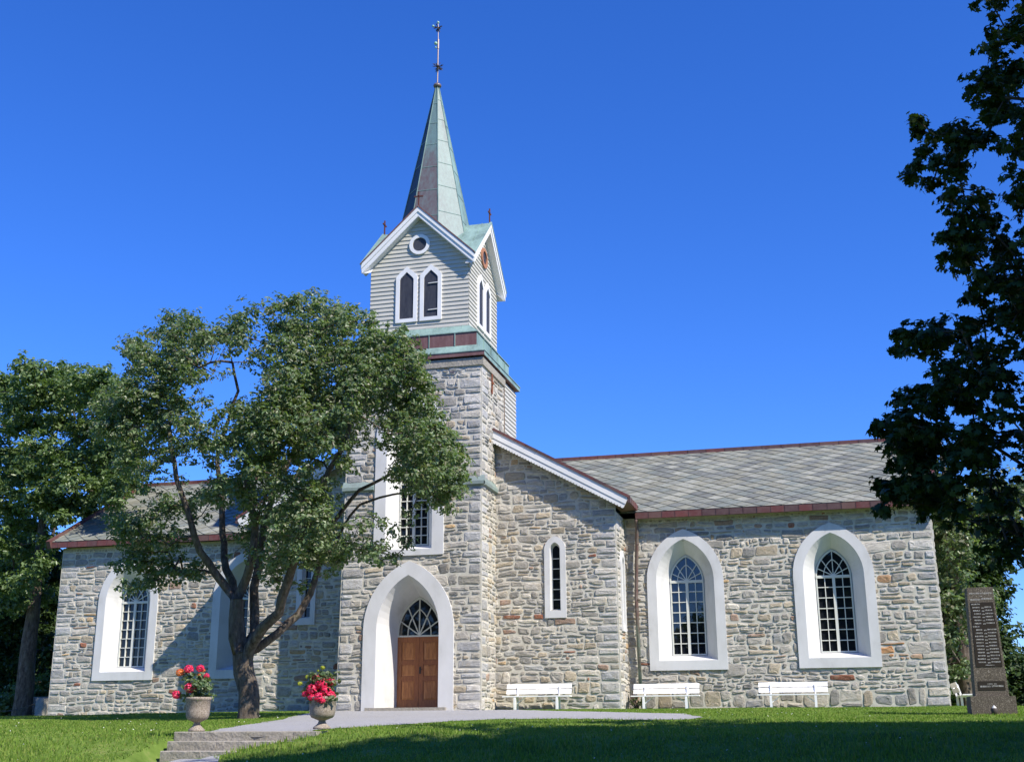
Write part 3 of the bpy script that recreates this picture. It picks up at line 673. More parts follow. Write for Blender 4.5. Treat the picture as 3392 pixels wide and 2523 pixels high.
# ------------------------------------------------------------------ upper tower
def rloft(mb, rects, mi=0, side=None):
    k0 = len(mb.f)
    loops = [[(x0, y0, z), (x1, y0, z), (x1, y1, z), (x0, y1, z)] for x0, x1, y0, y1, z in rects]; ring(mb, loops, True, mi)
    if side is not None:
        for q in range(k0, len(mb.f)):
            if (q-k0) % 4 in (1, 2): mb.m[q] = side
BX0, BX1, BY0, BY1 = CT-1.75, CT+1.75, .3, 3.8
# weatherboarded rear half of the tower
def boards(mb, f, hw_at, z0, z1, cx, pitch=.15, rnd=None):
    z = z0
    while z < z1-.005:
        zt = min(z+pitch, z1); a0, b0 = hw_at(z); a1, b1 = hw_at(zt)
        if b0-a0 < .02: break
        vs = [f(a0, z, .036), f(b0, z, .036), f(b1, zt, .008), f(a1, zt, .008), f(a0, z, .004), f(b0, z, .004)]
        mb.add(vs, [(0, 1, 2, 3), (4, 5, 1, 0)], 0); z = zt
mb = MB()
boards(mb, fXp(-.03), lambda z: (TB, TD), 7.2, TT, 0); boards(mb, lambda u, v, h: (XTL+.03-h, u, v), lambda z: (TB, TD), 7.2, TT, 0)
boards(mb, lambda u, v, h: (u, TD+h, v), lambda z: (XTL+.03, -.03), 7.2, TT, 0)
mb.box((XTL+.05, TB-.05, 7), (-.05, TD-.02, TT), 0)
mb.box((-.05, TB, 7.2), (.02, TB+.05, TT), 1)
mb.build('tower_rear', [M['siding'], M['timber']], church, fix=False)
# skirt of green copper and brown copper panels
sk = MB()
rloft(sk, [(XTL-.12, .12, -.13, TD+.1, 11.17), (XTL-.12, .12, -.13, TD+.1, 11.31)], 2, 0)
rloft(sk, [(XTL-.14, .14, -.15, TD+.12, 11.31), (XTL-.14, .14, -.15, TD+.12, 11.34), (XTL+.2, -.2, .06, TD-.28, 11.6)], 0)
rloft(sk, [(XTL+.2, -.2, .06, TD-.28, 11.58), (XTL+.2, -.2, .06, TD-.28, 12.06)], 1, 0)
rloft(sk, [(XTL+.17, -.17, .03, TD-.25, 12.05), (XTL+.17, -.17, .03, TD-.25, 12.08), (BX0-.01, BX1+.01, BY0-.01, BY1+.01, 12.4)], 0)
rloft(sk, [(XTL-.12, .12, -.13, TD+.1, 11.18), (XTL+.1, -.1, .1, TD-.1, 11.18)], 2)
sm = sk
for x in (-3.7, -2.75, -1.85, -.95):
    sm.box((x-.012, .035, 11.6), (x+.012, .06, 12.06)); sm.bar((x-.3, -.135, 11.35), (x-.3, .05, 11.6), .02, .02, (0, 0, 1)); sm.bar((x+.2, .05, 12.09), (x+.2, .27, 12.39), .02, .02, (0, 0, 1))
for y in (.9, 1.8, 2.7, 3.6): sm.box((-.2, y-.012, 11.6), (-.175, y+.012, 12.06)); sm.bar((.125, y, 11.35), (-.19, y, 11.6), .02, .02, (0, 0, 1))
sm.build('belfry_skirt', [M['copper_green'], M['copper_red'], M['copper_red']], church)
# belfry walls (four gabled faces of lapped boards)
APX = 16.42; SH = 14.72
bel = MB(); hb = 1.75; bc = (CT, 2.05)
def bf(k):
    """face k: local (u across, v up, h out)"""
    a = k*math.pi/2; c_, s_ = math.cos(a), math.sin(a)
    def f(u, v, h): x, y = u, -(hb+h); return (bc[0]+x*c_-y*s_, bc[1]+x*s_+y*c_, v)
    return f
slope = .94
def hwz(z): return (-min(hb+.02, max(0, (16.5-z)/slope)), min(hb+.02, max(0, (16.5-z)/slope)))
for k in range(4): boards(bel, bf(k), hwz, 12.38, 16.45, 0)
bel.prism([(-hb, 12.3), (hb, 12.3), (hb, 14.6), (-hb, 14.6)], lambda u, v, h: (bc[0]+u, bc[1]+h, v), -hb, hb, 0)
bel.v += []; belfry = bel.build('belfry', M['siding'], church, fix=False)
def bwin(k, cx, shutter_strap=False):
    f = bf(k); o_ = [(cx-.385, 12.66), (cx-.385, 14.3), (cx-.32, 14.4), (cx, 14.68), (cx+.32, 14.4), (cx+.385, 14.3), (cx+.385, 12.66)]; i_ = [(cx-.25, 12.79), (cx-.25, 14.2), (cx-.21, 14.27), (cx, 14.48), (cx+.21, 14.27), (cx+.25, 14.2), (cx+.25, 12.79)]
    mb = MB(); ring(mb, [[f(a, b, 0) for a, b in o_], [f(a, b, .08) for a, b in o_], [f(a, b, .08) for a, b in i_], [f(a, b, .02) for a, b in i_]])
    fr = mb.build('shuttered_opening', M['white'], belfry)
    mb = MB(); mb.prism(i_, f, .0, .046); sh = mb.build('shutter', M['dark'], belfry)
    if shutter_strap:
        for z in (13.02, 13.98): mb = MB(); mb.prism([(cx-.09, z), (cx+.27, z+.01), (cx+.27, z+.04), (cx-.09, z+.025)], f, .05, .085); mb.build('hinge_strap', M['letter'], belfry)
for k in range(4): bwin(k, -.44+(-.0)); bwin(k, .43, k == 0)
for k in range(4):
    f = bf(k); mb = MB(); o_ = [(.37*math.cos(a), 15.46+.37*math.sin(a)) for a in np.linspace(0, 2*math.pi, 29)[:-1]]; i_ = [(.25*math.cos(a), 15.46+.25*math.sin(a)) for a in np.linspace(0, 2*math.pi, 29)[:-1]]
    ring(mb, [[f(a, b, 0) for a, b in o_], [f(a, b, .085) for a, b in o_], [f(a, b, .085) for a, b in i_], [f(a, b, .02) for a, b in i_]])
    r_ = mb.build('round_opening', M['white'] if k != 1 else mat('peeling_paint', (.36, .17, .1), .8), belfry)
    mb = MB(); mb.prism(i_, f, 0, .046); mb.build('shutter', M['dark'], belfry)
# cross gabled roof, bargeboards, little crosses
OV = 2.03; ZR = 16.8; ZC = ZR-OV*.945
rf = MB()
for k in range(4):
    a = k*math.pi/2; c_, s_ = math.cos(a), math.sin(a); g_ = lambda x, y, z: (bc[0]+x*c_-y*s_, bc[1]+x*s_+y*c_, z)
    for sgn in (-1, 1):
        rf.add([g_(0, 0, ZR), g_(0, -OV, ZR), g_(sgn*OV, -OV, ZC), g_(0, 0, ZR-.05), g_(0, -OV, ZR-.05), g_(sgn*OV, -OV, ZC-.05)], [(0, 1, 2), (3, 5, 4), (1, 4, 5, 2)], 0)
        for t in (.3, .6, .85):   # standing seams
            p = Vector(g_(sgn*OV*t*.0, -OV*t, ZR+.01)); q = Vector(g_(sgn*OV*t, -OV*t, ZR-OV*t*.945+.01)); rf.bar(p, q, .02, .03, (0, 0, 1))
broof = rf.build('belfry_roof', M['copper_green'], church)
for k in range(4):
    a = k*math.pi/2; c_, s_ = math.cos(a), math.sin(a); g_ = lambda x, z, h: (bc[0]+x*c_+(OV+h)*s_, bc[1]+x*s_-(OV+h)*c_, z)
    mb = MB(); cp = MB()
    for sgn in (-1, 1):
        L_ = OV+.0; zl = ZR-L_*.945
        mb.prism([(0, ZR-.03), (sgn*L_, zl-.03), (sgn*L_, zl-.2), (0, ZR-.2)], g_, -.03, .035)
        mb.prism([(0, ZR-.2), (sgn*L_, zl-.2), (sgn*(L_-.02), zl-.36), (0, ZR-.36+.0)], g_, -.05, .005)
        mb.prism([(0, ZR-.36), (sgn*L_*.98, zl-.34), (sgn*L_*.98, zl-.36), (0, ZR-.38)], g_, -.33, -.0)
        cp.prism([(0, ZR+.035), (sgn*(L_+.04), zl-.01), (sgn*(L_+.04), zl-.05), (0, ZR-.03)], g_, -.03, .055)
    mb.build('bargeboard', M['white'], broof); cp.build('verge_capping', M['copper_red'] if k == 0 else M['copper_green'], broof)
    mb = MB(); p = g_(0, ZR, -.03)
    ax = Vector((c_, s_, 0))
    mb.bar((p[0], p[1], ZR), (p[0], p[1], ZR+.55), .045, .045); q0 = Vector((p[0], p[1], ZR+.38)); mb.bar(q0-ax*.16, q0+ax*.16, .045, .045, (0, 0, 1)); mb.build('gable_cross', M['cross'], broof)
# spire
SC = (CT-.04, 2.05)
def spr(z): return .5*.41*(22.85-z)/math.cos(R(22.5)*.12)
def sp_pt(k, z, e=0):
    a = R(22.5+45*k); r = spr(z)+e; return (SC[0]+r*math.sin(a), SC[1]-r*math.cos(a), z)
mats_sp = [M['copper_pale'], M['copper_front'], M['copper_green'], copper('shaded_face_copper', (.03, .032, .04), (.06, .075, .085), .35, .75)]  # last copper is darkened to paint in the shade on the left spire faces
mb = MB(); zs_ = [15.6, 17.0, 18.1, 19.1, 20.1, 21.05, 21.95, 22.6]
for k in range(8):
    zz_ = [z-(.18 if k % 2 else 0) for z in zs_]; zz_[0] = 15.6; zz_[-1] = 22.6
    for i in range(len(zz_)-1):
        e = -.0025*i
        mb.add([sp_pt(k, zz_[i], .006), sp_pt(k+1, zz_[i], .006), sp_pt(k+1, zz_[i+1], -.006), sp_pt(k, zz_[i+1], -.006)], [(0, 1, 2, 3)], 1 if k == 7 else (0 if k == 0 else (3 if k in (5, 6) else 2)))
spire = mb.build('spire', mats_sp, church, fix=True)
mb = MB()
for k in range(8):
    mb.bar(sp_pt(k, 15.6, .01), sp_pt(k, 22.6, .01), .022, .024)
    for i in range(1, 7):
        z = zs_[i]-(.18 if k % 2 else 0); mb.bar(sp_pt(k, z, .002), sp_pt(k+1, z, .002), .018, .012)
mb.build('seam', M['copper_green'], spire)
mb = MB(); mb.lathe([(.09, 0), (.13, .0), (.16, .06), (.13, .12), (.05, .14), (.03, .2), (0.001, .2)], (SC[0], SC[1], 22.56), 12); mb.build('collar', M['rod'], spire, smooth=True)
mb = MB(); mb.tube([(SC[0], SC[1], 22.6), (SC[0]+.01, SC[1], 24.2)], .026, 6); mb.tube([(SC[0]+.01, SC[1], 24.2), (SC[0]+.01, SC[1], 24.6)], .04, 6); mb.tube([(SC[0]+.01, SC[1], 24.6), (SC[0], SC[1], 25.4)], .016, 6)
mb.build('finial_rod', M['rod'], spire)
def burst(z, n, l, seed):
    rnd = random.Random(seed); mb = MB()
    for i in range(n):
        d = Vector((rnd.gauss(0, 1), rnd.gauss(0, 1), rnd.gauss(0, .8))).normalized(); p = Vector((SC[0], SC[1], z)); k = rnd.uniform(.7, 1)
        mb.tube([p, p+d*l*k*.6, p+d*l*k], [.02, .016, .004], 4)
        s = d.cross(Vector((.3, .2, 1))).normalized(); mb.tube([p+d*l*k*.55, p+d*l*k*.85+s*l*.18], [.014, .004], 4); mb.tube([p+d*l*k*.55, p+d*l*k*.85-s*l*.18], [.014, .004], 4)
    mb.build('ornament', M['iron'], spire)
burst(23.42, 18, .27, 1); burst(25.12, 16, .2, 2)
def ball(c, r, name='ball', m='verdigris', par=None):
    mb = MB(); mb.lathe([(max(.001, r*math.sin(t)), -r*math.cos(t)) for t in np.linspace(0, math.pi, 9)], c, 12); return mb.build(name, M[m], par, smooth=True)
for c_, r_ in (((SC[0]-.07, SC[1]-.05, 24.42), .065), ((SC[0]-.07, SC[1]-.05, 24.24), .035), ((SC[0], SC[1], 25.34), .05), ((SC[0]-.2, SC[1], 25.22), .048)): ball(c_, r_, par=spire)

# ------------------------------------------------------------------ stone steps
mb = MB(); rnd = random.Random(3)
steps = empty('stone_steps', (float((SX0+SX1)/2), SY0, SZ), 'three weathered granite steps between the two flower urns', 'steps')
for i in range(3):
    zt = SZ-RISE*i; y0 = SY0-TREAD*(i); xa, xb = SX0+.09*i, SX1-.02*i
    cuts = {0: [0, .125, .845, 1], 1: [0, .36, .62, 1], 2: [0, .3, .67, 1]}[i]
    mb = MB()
    for a, b in zip(cuts[:-1], cuts[1:]):
        x0, x1 = xa+(xb-xa)*a+.004, xa+(xb-xa)*b-.004
        nx = max(2, int((x1-x0)/.12)); V_ = []
        yy = [y0, y0-.005, y0]
        for k in range(nx+1):
            x = x0+(x1-x0)*k/nx
            for (dy, dz) in ((.5, 0), (.02, .0), (0, -.012), (0, -.07), (.005, -RISE-.12)):
                V_.append((x, y0+dy+(rnd.uniform(-.006, .006) if dz < -.01 else 0), zt+dz+(rnd.uniform(-.004, .004) if dz > -.02 else 0)))
        fs = [(k*5+j, (k+1)*5+j, (k+1)*5+j+1, k*5+j+1) for k in range(nx) for j in range(4)]+[(0, 1, 2, 3, 4), tuple(nx*5+j for j in (4, 3, 2, 1, 0))]
        mb.add(V_, fs)
    mb.build('step', M['step'], steps)
#TREES
# ------------------------------------------------------------------ trees
def fast_mesh(name, V, F, nper, mats, parent, smooth=False):
    """V (n,3) float array, F flat int array of loops, nper verts per face"""
    me = bpy.data.meshes.new(name); nf = len(F)//nper
    me.vertices.add(len(V)); me.vertices.foreach_set('co', np.ascontiguousarray(V, dtype=np.float32).ravel())
    me.loops.add(len(F)); me.loops.foreach_set('vertex_index', np.ascontiguousarray(F, dtype=np.int32))
    me.polygons.add(nf); me.polygons.foreach_set('loop_start', np.arange(0, nf*nper, nper, dtype=np.int32))
    try: me.polygons.foreach_set('loop_total', np.full(nf, nper, dtype=np.int32))
    except Exception: pass
    me.materials.append(mats); me.update(calc_edges=True); me.validate()
    o = bpy.data.objects.new(name, me); col.objects.link(o)
    if parent: o.parent = parent; o.location = -parent_loc(parent)
    return o
SIMPLE = (np.array([[0, -.5, 0], [.3, -.08, .1], [.16, .3, .07], [0, .55, -.05], [-.16, .3, .07], [-.3, -.08, .1]]), [(0, 1, 2), (0, 2, 3), (0, 3, 4), (0, 4, 5)])
RHOMB = (np.array([[0, -.5, 0], [.28, 0, .1], [0, .5, -.03], [-.28, 0, .1]]), [(0, 1, 2), (0, 2, 3)])
MAPLE = (np.array([[0, -.5, 0], [.16, -.32, .03], [.48, -.3, .0], [.3, -.05, .05], [.5, .2, -.03], [.2, .18, .05], [0, .6, -.05], [-.2, .18, .05], [-.5, .2, -.03], [-.3, -.05, .05], [-.48, -.3, 0], [-.16, -.32, .03]]),
         [(0, 1, 11), (1, 2, 3), (11, 9, 10), (1, 3, 11), (11, 3, 9), (3, 4, 5), (9, 7, 8), (3, 5, 9), (9, 5, 7), (5, 6, 7)])
def unit(a): return a/np.maximum(np.linalg.norm(a, axis=-1, keepdims=True), 1e-6)
def leaves(C, nrm, size, shape, rng):
    P, F = shape; n = len(C)
    t = unit(np.cross(nrm, rng.normal(size=(n, 3)))); b = np.cross(nrm, t); s = size[:, None, None]
    V = C[:, None, :]+s*(P[None, :, 0:1]*t[:, None, :]+P[None, :, 1:2]*b[:, None, :]+P[None, :, 2:3]*nrm[:, None, :]*1.3)
    F = np.array(F); idx = (np.arange(n)[:, None, None]*len(P)+F[None]).ravel()
    return V.reshape(-1, 3), idx
def clump_leaves(clumps, rng, per=10., sub=.34, lsize=.12, shape=SIMPLE, flat=.75):
    """clumps: (x,y,z,r,dens). leaves sit in rosettes at twig ends spread through each clump"""
    CC = []; NN = []; subs = []
    for (x, y, z, r, d) in clumps:
        k = max(3, int(46*d*(r/.5)**1.8)); 
        dirs = unit(rng.normal(size=(k, 3))); rad = r*(.3+1.15*rng.uniform(0, 1, (k, 1))**1.3); S = np.array([x, y, z])+dirs*rad*np.array([1, 1, flat])
        subs.append(S)
        m_ = max(4, int(per)); c = np.repeat(S, m_, axis=0); q = rng.normal(size=(len(c), 3)); q = unit(q)*rng.uniform(.2, 1, (len(c), 1))*sub*.5
        q[:, 2] *= .6; c = c+q; CC.append(c)
        o = np.repeat(dirs, m_, axis=0); NN.append(unit(o*.5+unit(q)*.5+rng.normal(size=c.shape)*.45+np.array([0, 0, .65])))
    C = np.concatenate(CC); Nn = np.concatenate(NN); s = lsize*rng.uniform(.6, 1.25, len(C))
    return leaves(C, Nn, s, shape, rng)+(np.concatenate(subs),)
class Skel:
    def __init__(s): s.P = []; s.par = []; s.ch = []; s.r = []
    def node(s, p, par, r=0.): s.P.append(Vector(p)); s.par.append(par); s.r.append(r); return len(s.P)-1
    def limb(s, pts, r0, r1, par=None, step=.35):
        """hand-placed limb, subdivided and slightly crooked"""
        pts = [Vector(p) for p in pts]; chain = []; tot = sum((pts[i+1]-pts[i]).length for i in range(len(pts)-1)); acc = 0
        if par is not None: chain.append(par)
        for i in range(len(pts)-1):
            n = max(1, int((pts[i+1]-pts[i]).length/step))
            for k in range(n):
                p = pts[i].lerp(pts[i+1], k/n)
                if i or k: p = p+Vector((random.uniform(-1, 1), random.uniform(-1, 1), random.uniform(-1, 1)))*.035
                t = (acc+(pts[i+1]-pts[i]).length*k/n)/tot
                chain.append(s.node(p, chain[-1] if chain else -1, r0+(r1-r0)*t**.85))
            acc += (pts[i+1]-pts[i]).length
        chain.append(s.node(pts[-1], chain[-1], r1)); s.ch.append(chain); return chain
    def near(s, p, lo=0):
        A = s.arr; d = np.linalg.norm(A[:s.n]-np.array(p), axis=1)+.35*np.maximum(0, A[:s.n, 2]-p[2]); d[:lo] += 3
        return int(np.argmin(d))
    def attach(s, targets, rtip=.008, step=.3, skip=0, crook=.1):
        s.arr = np.zeros((len(s.P)+len(targets)*14, 3)); s.n = len(s.P)
        s.arr[:s.n] = np.array([tuple(p) for p in s.P])
        order = sorted(range(len(targets)), key=lambda i: np.min(np.linalg.norm(s.arr[:s.n]-np.array(targets[i]), axis=1)))
        for i in order:
            t = Vector(targets[i]); j = s.near(tuple(t), skip); a = s.P[j]; d = t-a; n = min(12, max(1, int(d.length/step)))
            chain = [j]; side = Vector((random.uniform(-1, 1), random.uniform(-1, 1), random.uniform(-.2, 1)))*d.length*crook
            for k in range(1, n+1):
                u = k/n; p = a.lerp(t, u)+side*math.sin(u*math.pi)+Vector((random.uniform(-1, 1), random.uniform(-1, 1), random.uniform(-1, 1)))*.03*(k < n)
                q = s.node(p, chain[-1], 0); chain.append(q)
                if s.n < len(s.arr): s.arr[s.n] = p; s.n += 1
            s.ch.append(chain)
    def mesh(s, name, parent, ktip=.0075, kmin=.006):
        n = len(s.P); load = [0.]*n; kids = [0]*n
        for i in range(n-1, -1, -1):
            if kids[i] == 0: load[i] = max(load[i], ktip**2.4)
            if s.par[i] >= 0: load[s.par[i]] += load[i]; kids[s.par[i]] += 1
        rad = [max(kmin, s.r[i], load[i]**(1/2.4)*.9 if s.r[i] == 0 else 0) for i in range(n)]
        mb = MB()
        for ch in s.ch:
            rr_ = [rad[k] for k in ch]
            if len(ch) > 1 and s.par[ch[1]] == ch[0] and rr_[0] > rr_[1]*1.5: rr_[0] = rr_[1]*1.25
            if len(ch) == 1: continue
            big = max(rr_); mb.tube([s.P[k] for k in ch], rr_, 10 if big > .1 else (6 if big > .03 else 4), 0, False, .12 if big > .06 else 0)
        return mb.build(name, M['bark'], parent, smooth=True, fix=False)

def cr6(x, y): return (x*.7263, 950+y*.7263)
def cr5(x, y): return (x*.4982, 1700+y*.4982)
# --- big maple in front of the tower, limbs and leaf masses placed in a round crown
T1Y = -8.2; K1 = FPX/27.9
base = ghit(822, 2364, 24, 30); base = np.array([onY(822, 2364, T1Y)[0], T1Y, 0]); base[2] = gz(base[0], T1Y)
t1 = empty('broadleaf_tree', tuple(base), 'large spreading broadleaf tree with forked trunk in front of the church tower', 'tree')
sk1 = Skel()
def q1(u, v, dy=0): return tuple(onY(u, v, T1Y+dy))
mn = sk1.limb([(base[0], T1Y, base[2]-.3), q1(824, 2350), q1(824, 2280), q1(808, 2220, .02), q1(803, 2160, .0)], .285, .24, step=.25)
nd = mn[-1]
mn2 = sk1.limb([sk1.P[nd], q1(783, 2110, -.05), q1(778, 2050, -.1), q1(785, 1985, -.1)], .25, .16, nd)
LB = sk1.limb
LB([sk1.P[mn2[-1]], q1(748, 1935, -.2), q1(717, 1899, -.4), q1(664, 1820, -.7), q1(634, 1725, -1), q1(600, 1630, -1.2), q1(575, 1531, -1.4), q1(560, 1422, -1.3), q1(566, 1320, -1.2)], .115, .035, mn2[-1])
LB([sk1.P[mn2[-2]], q1(775, 1930, .3), q1(752, 1889, .5), q1(742, 1800, .9), q1(738, 1722, 1.1), q1(728, 1582, 1.5), q1(719, 1490, 1.6), q1(760, 1380, 1.7), q1(790, 1290, 1.6), q1(770, 1200, 1.4)], .12, .035, mn2[-2])
LB([sk1.P[mn2[-1]], q1(812, 1910, -.2), q1(832, 1850, -.4), q1(842, 1750, -.5), q1(823, 1640, -.6), q1(815, 1540, -.7), q1(840, 1440, -.8), q1(872, 1380, -.8), q1(930, 1260, -.8), q1(970, 1150, -.8)], .12, .035, mn2[-1])
LB([sk1.P[nd], q1(838, 2100, .15), q1(848, 2030, .3), q1(843, 1949, .5), q1(860, 1830, .7), q1(884, 1700, .9), q1(905, 1640, 1.1), q1(944, 1553, 1.3), q1(1000, 1440, 1.5), q1(1040, 1330, 1.6), q1(1060, 1200, 1.5), q1(1050, 1100, 1.4)], .14, .035, nd)
LB([sk1.P[mn[-2]], q1(826, 2140, -.15), q1(870, 2080, -.35), q1(921, 2030, -.6), q1(951, 1930, -.9), q1(979, 1860, -1.1), q1(1010, 1760, -1.3), q1(1055, 1640, -1.5), q1(1090, 1560, -1.6), q1(1125, 1500, -1.7), q1(1165, 1386, -1.8), q1(1230, 1290, -1.8)], .16, .035, mn[-2])
l6 = LB([sk1.P[mn[-1]], q1(850, 2145, .1), q1(921, 2098, .3), q1(985, 2030, .6), q1(1026, 1964, .8), q1(1050, 1880, 1), q1(1075, 1785, 1.1), q1(1133, 1691, 1.1), q1(1191, 1625, 1.0), q1(1278, 1582, .9), q1(1345, 1540, .8)], .12, .03, mn[-1])
LB([sk1.P[l6[-10]], q1(1190, 1668, .8), q1(1260, 1648, .6), q1(1345, 1633, .4), q1(1400, 1590, .3)], .05, .02, l6[-10])
CL = """770,140,45 860,170,60 800,230,70 930,240,60 620,260,60 590,310,50 680,330,70 760,380,70 850,320,70 880,420,60 1080,170,60 1010,220,45 1100,250,55 1000,330,40,.5 1120,350,45,.5
1320,90,55 1430,80,60 1520,120,70 1250,170,45 1350,190,80 1460,200,80 1580,170,80 1660,150,45 1240,270,60 1350,300,80 1470,310,80 1590,290,80 1700,250,70 1780,260,70 1850,205,30 1850,300,60 1290,400,80 1420,420,80 1560,400,80 1690,380,80 1800,380,80 1900,370,60 1930,450,60 1260,500,70 1380,520,80 1500,500,80 1640,480,80 1780,480,80 1880,530,70 1950,560,60
600,480,80 700,470,80 520,520,60 800,540,70 660,560,70 580,600,60 500,620,60 730,640,70 830,620,60 900,620,50 1000,600,60,.7 1080,560,60,.8 1160,560,70 1230,600,70 1120,650,70 1020,700,60 920,720,60 820,730,55 700,730,55 620,760,55 1180,720,70 1290,640,80 1400,680,70 1340,760,55 740,800,50 860,790,50,.6 640,850,50 960,800,45,.6 1240,820,55 1140,830,55 1050,800,45,.6 450,560,50 470,680,50 540,700,50 560,820,50
1700,560,60,.4 1820,620,80 1900,650,80 1980,650,60 2040,700,50 1760,700,55,.6 1860,740,80 1960,760,80 2060,790,60 1900,850,80 2000,870,70 2090,860,45 1820,850,55 2100,950,35 2040,990,35 1990,950,45 1930,930,50 1740,640,45,.4
1740,1060,32,.8 1790,1110,36 1850,1160,36 1700,1040,28,.6 1600,1190,55 1680,1190,55 1740,1250,36 1640,1080,35
1450,960,80 1350,930,50 1400,1050,90 1500,1080,60 1280,1130,75 1380,1150,90 1480,1180,85 1560,1230,55 1260,1040,50 1300,1230,65 1420,1250,55 1520,1300,36 1240,1300,40 1390,1370,34 1310,880,50 1450,620,75 1520,640,65 1480,720,60 1560,700,50 1430,780,50 1250,760,60 1500,560,75 1600,560,65 1570,790,42 1640,690,45,.6 1380,840,45 1250,900,45 1640,620,50,.7 1340,560,70 1180,830,50
1060,900,75 980,960,65 1130,960,55 900,950,50,.7 1170,1050,45 1150,1140,50 1190,1210,45
520,1050,45 600,1080,60 560,1120,55 690,1060,55 760,1010,45 650,1150,45 740,1150,45 860,1000,50 800,1090,36 590,1250,45 540,1270,36 660,1270,55 760,1280,45 840,1300,45 900,1300,45 600,1370,45 680,1340,45"""
clumps = []; rng = np.random.default_rng(5); targets = []
cxp, cyp, rxp, ryp = 1260*.7263, 950+680*.7263, 900*.7263, 720*.7263
for tok in CL.split():
    a = [float(t) for t in tok.split(',')]; u, v = cr6(a[0], a[1]); r = a[2]*.7263/K1; dn = a[3] if len(a) > 3 else 1.
    rho = min(1, math.hypot((u-cxp)/rxp, (v-cyp)/ryp)); dep = 2.9*math.sqrt(max(.04, 1-rho*rho))
    if v > 1950: dep = 1.0
    for kk in range(3 if dn >= .8 and a[2] >= 60 else (2 if dn >= .8 and a[2] >= 40 else 1)):
        dy = rng.uniform(-dep, dep) if kk == 0 else -math.copysign(rng.uniform(.3, 1)*dep, clumps[-1][1]-T1Y)
        p = onY(u+rng.normal()*6, v+rng.normal()*6, T1Y+dy); clumps.append((p[0], p[1], p[2], r*1.12, dn*.8)); targets.append(tuple(p))
base_c = np.array([c[:3] for c in clumps]); got = 0
while got < 330:   # looser leafy twigs between the masses
    a_ = base_c[rng.integers(len(base_c))]; b_ = base_c[rng.integers(len(base_c))]
    if np.linalg.norm(a_-b_) > 1.9: continue
    p = a_+(b_-a_)*rng.uniform(.3, .7)+rng.normal(size=3)*.12; clumps.append((p[0], p[1], p[2], .32, .42)); targets.append(tuple(p)); got += 1
V_, F_, subs = clump_leaves(clumps, rng, per=11, sub=.36, lsize=.108, flat=.85)
sk1.attach(targets, skip=len(mn)-1); sel = rng.permutation(len(subs))[:1500]
sk1.attach([tuple(subs[i]) for i in sel], skip=len(mn)+4, step=.25, crook=.15)
sk1.mesh('trunk', t1); fast_mesh('crown', V_, F_, 3, M['leaf'], t1)
print('tree1 leaves', len(F_)//12)

def make_tree(label, x, y, h, rad, rng, cl0=.25, trunk_r=.25, n=70, lsize=.16, per=9, matn='leaf_light', shape=RHOMB, group=None, name='broadleaf_tree', cr=.75, dens=1., lean=(0, 0), clumps=None, squash=1., kt=.012):
    z0 = gz(x, y); t = empty(name, (x, y, z0), label, 'tree', group); s = Skel()
    top = h*.62
    ch = s.limb([(x, y, z0-.3), (x+lean[0]*.3, y+lean[1]*.3, z0+h*cl0), (x+lean[0]*.7, y+lean[1]*.7, z0+top*.8), (x+lean[0], y+lean[1], z0+h*.85)], trunk_r, trunk_r*.15, step=.6)
    cl = []
    if clumps is None:
        zc = z0+h*(cl0+1)/2; rz = h*(1-cl0)/2
        for _ in range(n):
            d = unit(rng.normal(size=3)); rr_ = rng.uniform(.35, 1)**.5
            k = 1+.16*math.sin(d[0]*5+x)+.14*math.sin(d[1]*6+d[2]*4+y); cl.append((x+lean[0]+d[0]*rad*rr_*k, y+lean[1]+d[1]*rad*rr_*k, zc+d[2]*rz*rr_*k*squash, cr*rng.uniform(.7, 1.25), dens))
    else: cl = clumps
    V_, F_, subs = clump_leaves(cl, rng, per=per, sub=lsize*2.6, lsize=lsize, shape=shape)
    s.attach([c[:3] for c in cl], step=.6, skip=3); sel = rng.permutation(len(subs))[:400]
    s.attach([tuple(subs[i]) for i in sel], step=.5, skip=3)
    s.mesh('trunk', t, ktip=kt, kmin=.01); fast_mesh('crown', V_, F_, 3, M[matn], t); return t

# --- trees at the left behind the church
LT = 6.5
def crownpx(lst, Y, jit, rng, sc, dens=1.):
    K = FPX/(Y-CAM[1]); out = []
    for (u, v, r) in lst:
        for k in range(2):
            p = onY(u+rng.normal()*10, v+rng.normal()*10, Y+rng.uniform(-jit, jit)); out.append((p[0], p[1], p[2], r/K*sc, dens))
    return out
rng = np.random.default_rng(9)
cl = []
for (x, y, r) in [(30, 440, 70), (130, 400, 60), (220, 400, 60), (300, 420, 70), (390, 430, 70), (470, 440, 60), (60, 540, 80), (180, 500, 90), (300, 520, 80), (400, 520, 70), (30, 640, 50), (170, 620, 70), (290, 620, 70), (380, 640, 60), (60, 760, 90), (180, 740, 90), (300, 760, 80), (400, 760, 60), (420, 860, 60), (60, 880, 90), (180, 860, 90), (320, 870, 80), (60, 1000, 90), (180, 980, 80), (290, 990, 70), (360, 960, 50), (60, 1100, 60), (150, 1080, 50), (280, 1060, 40), (40, 1180, 70), (130, 1190, 60), (30, 1280, 60), (215, 1150, 50), (-60, 1150, 80), (150, 1280, 50), (500, 520, 60), (530, 640, 60), (480, 720, 60), (500, 820, 60), (540, 900, 50), (450, 940, 50), (560, 760, 50), (-60, 500, 80), (-80, 700, 90), (-60, 900, 90), (-150, 600, 100), (-150, 850, 100)]:
    u, v = cr6(x, y); cl.append((u, v, r*.7263))
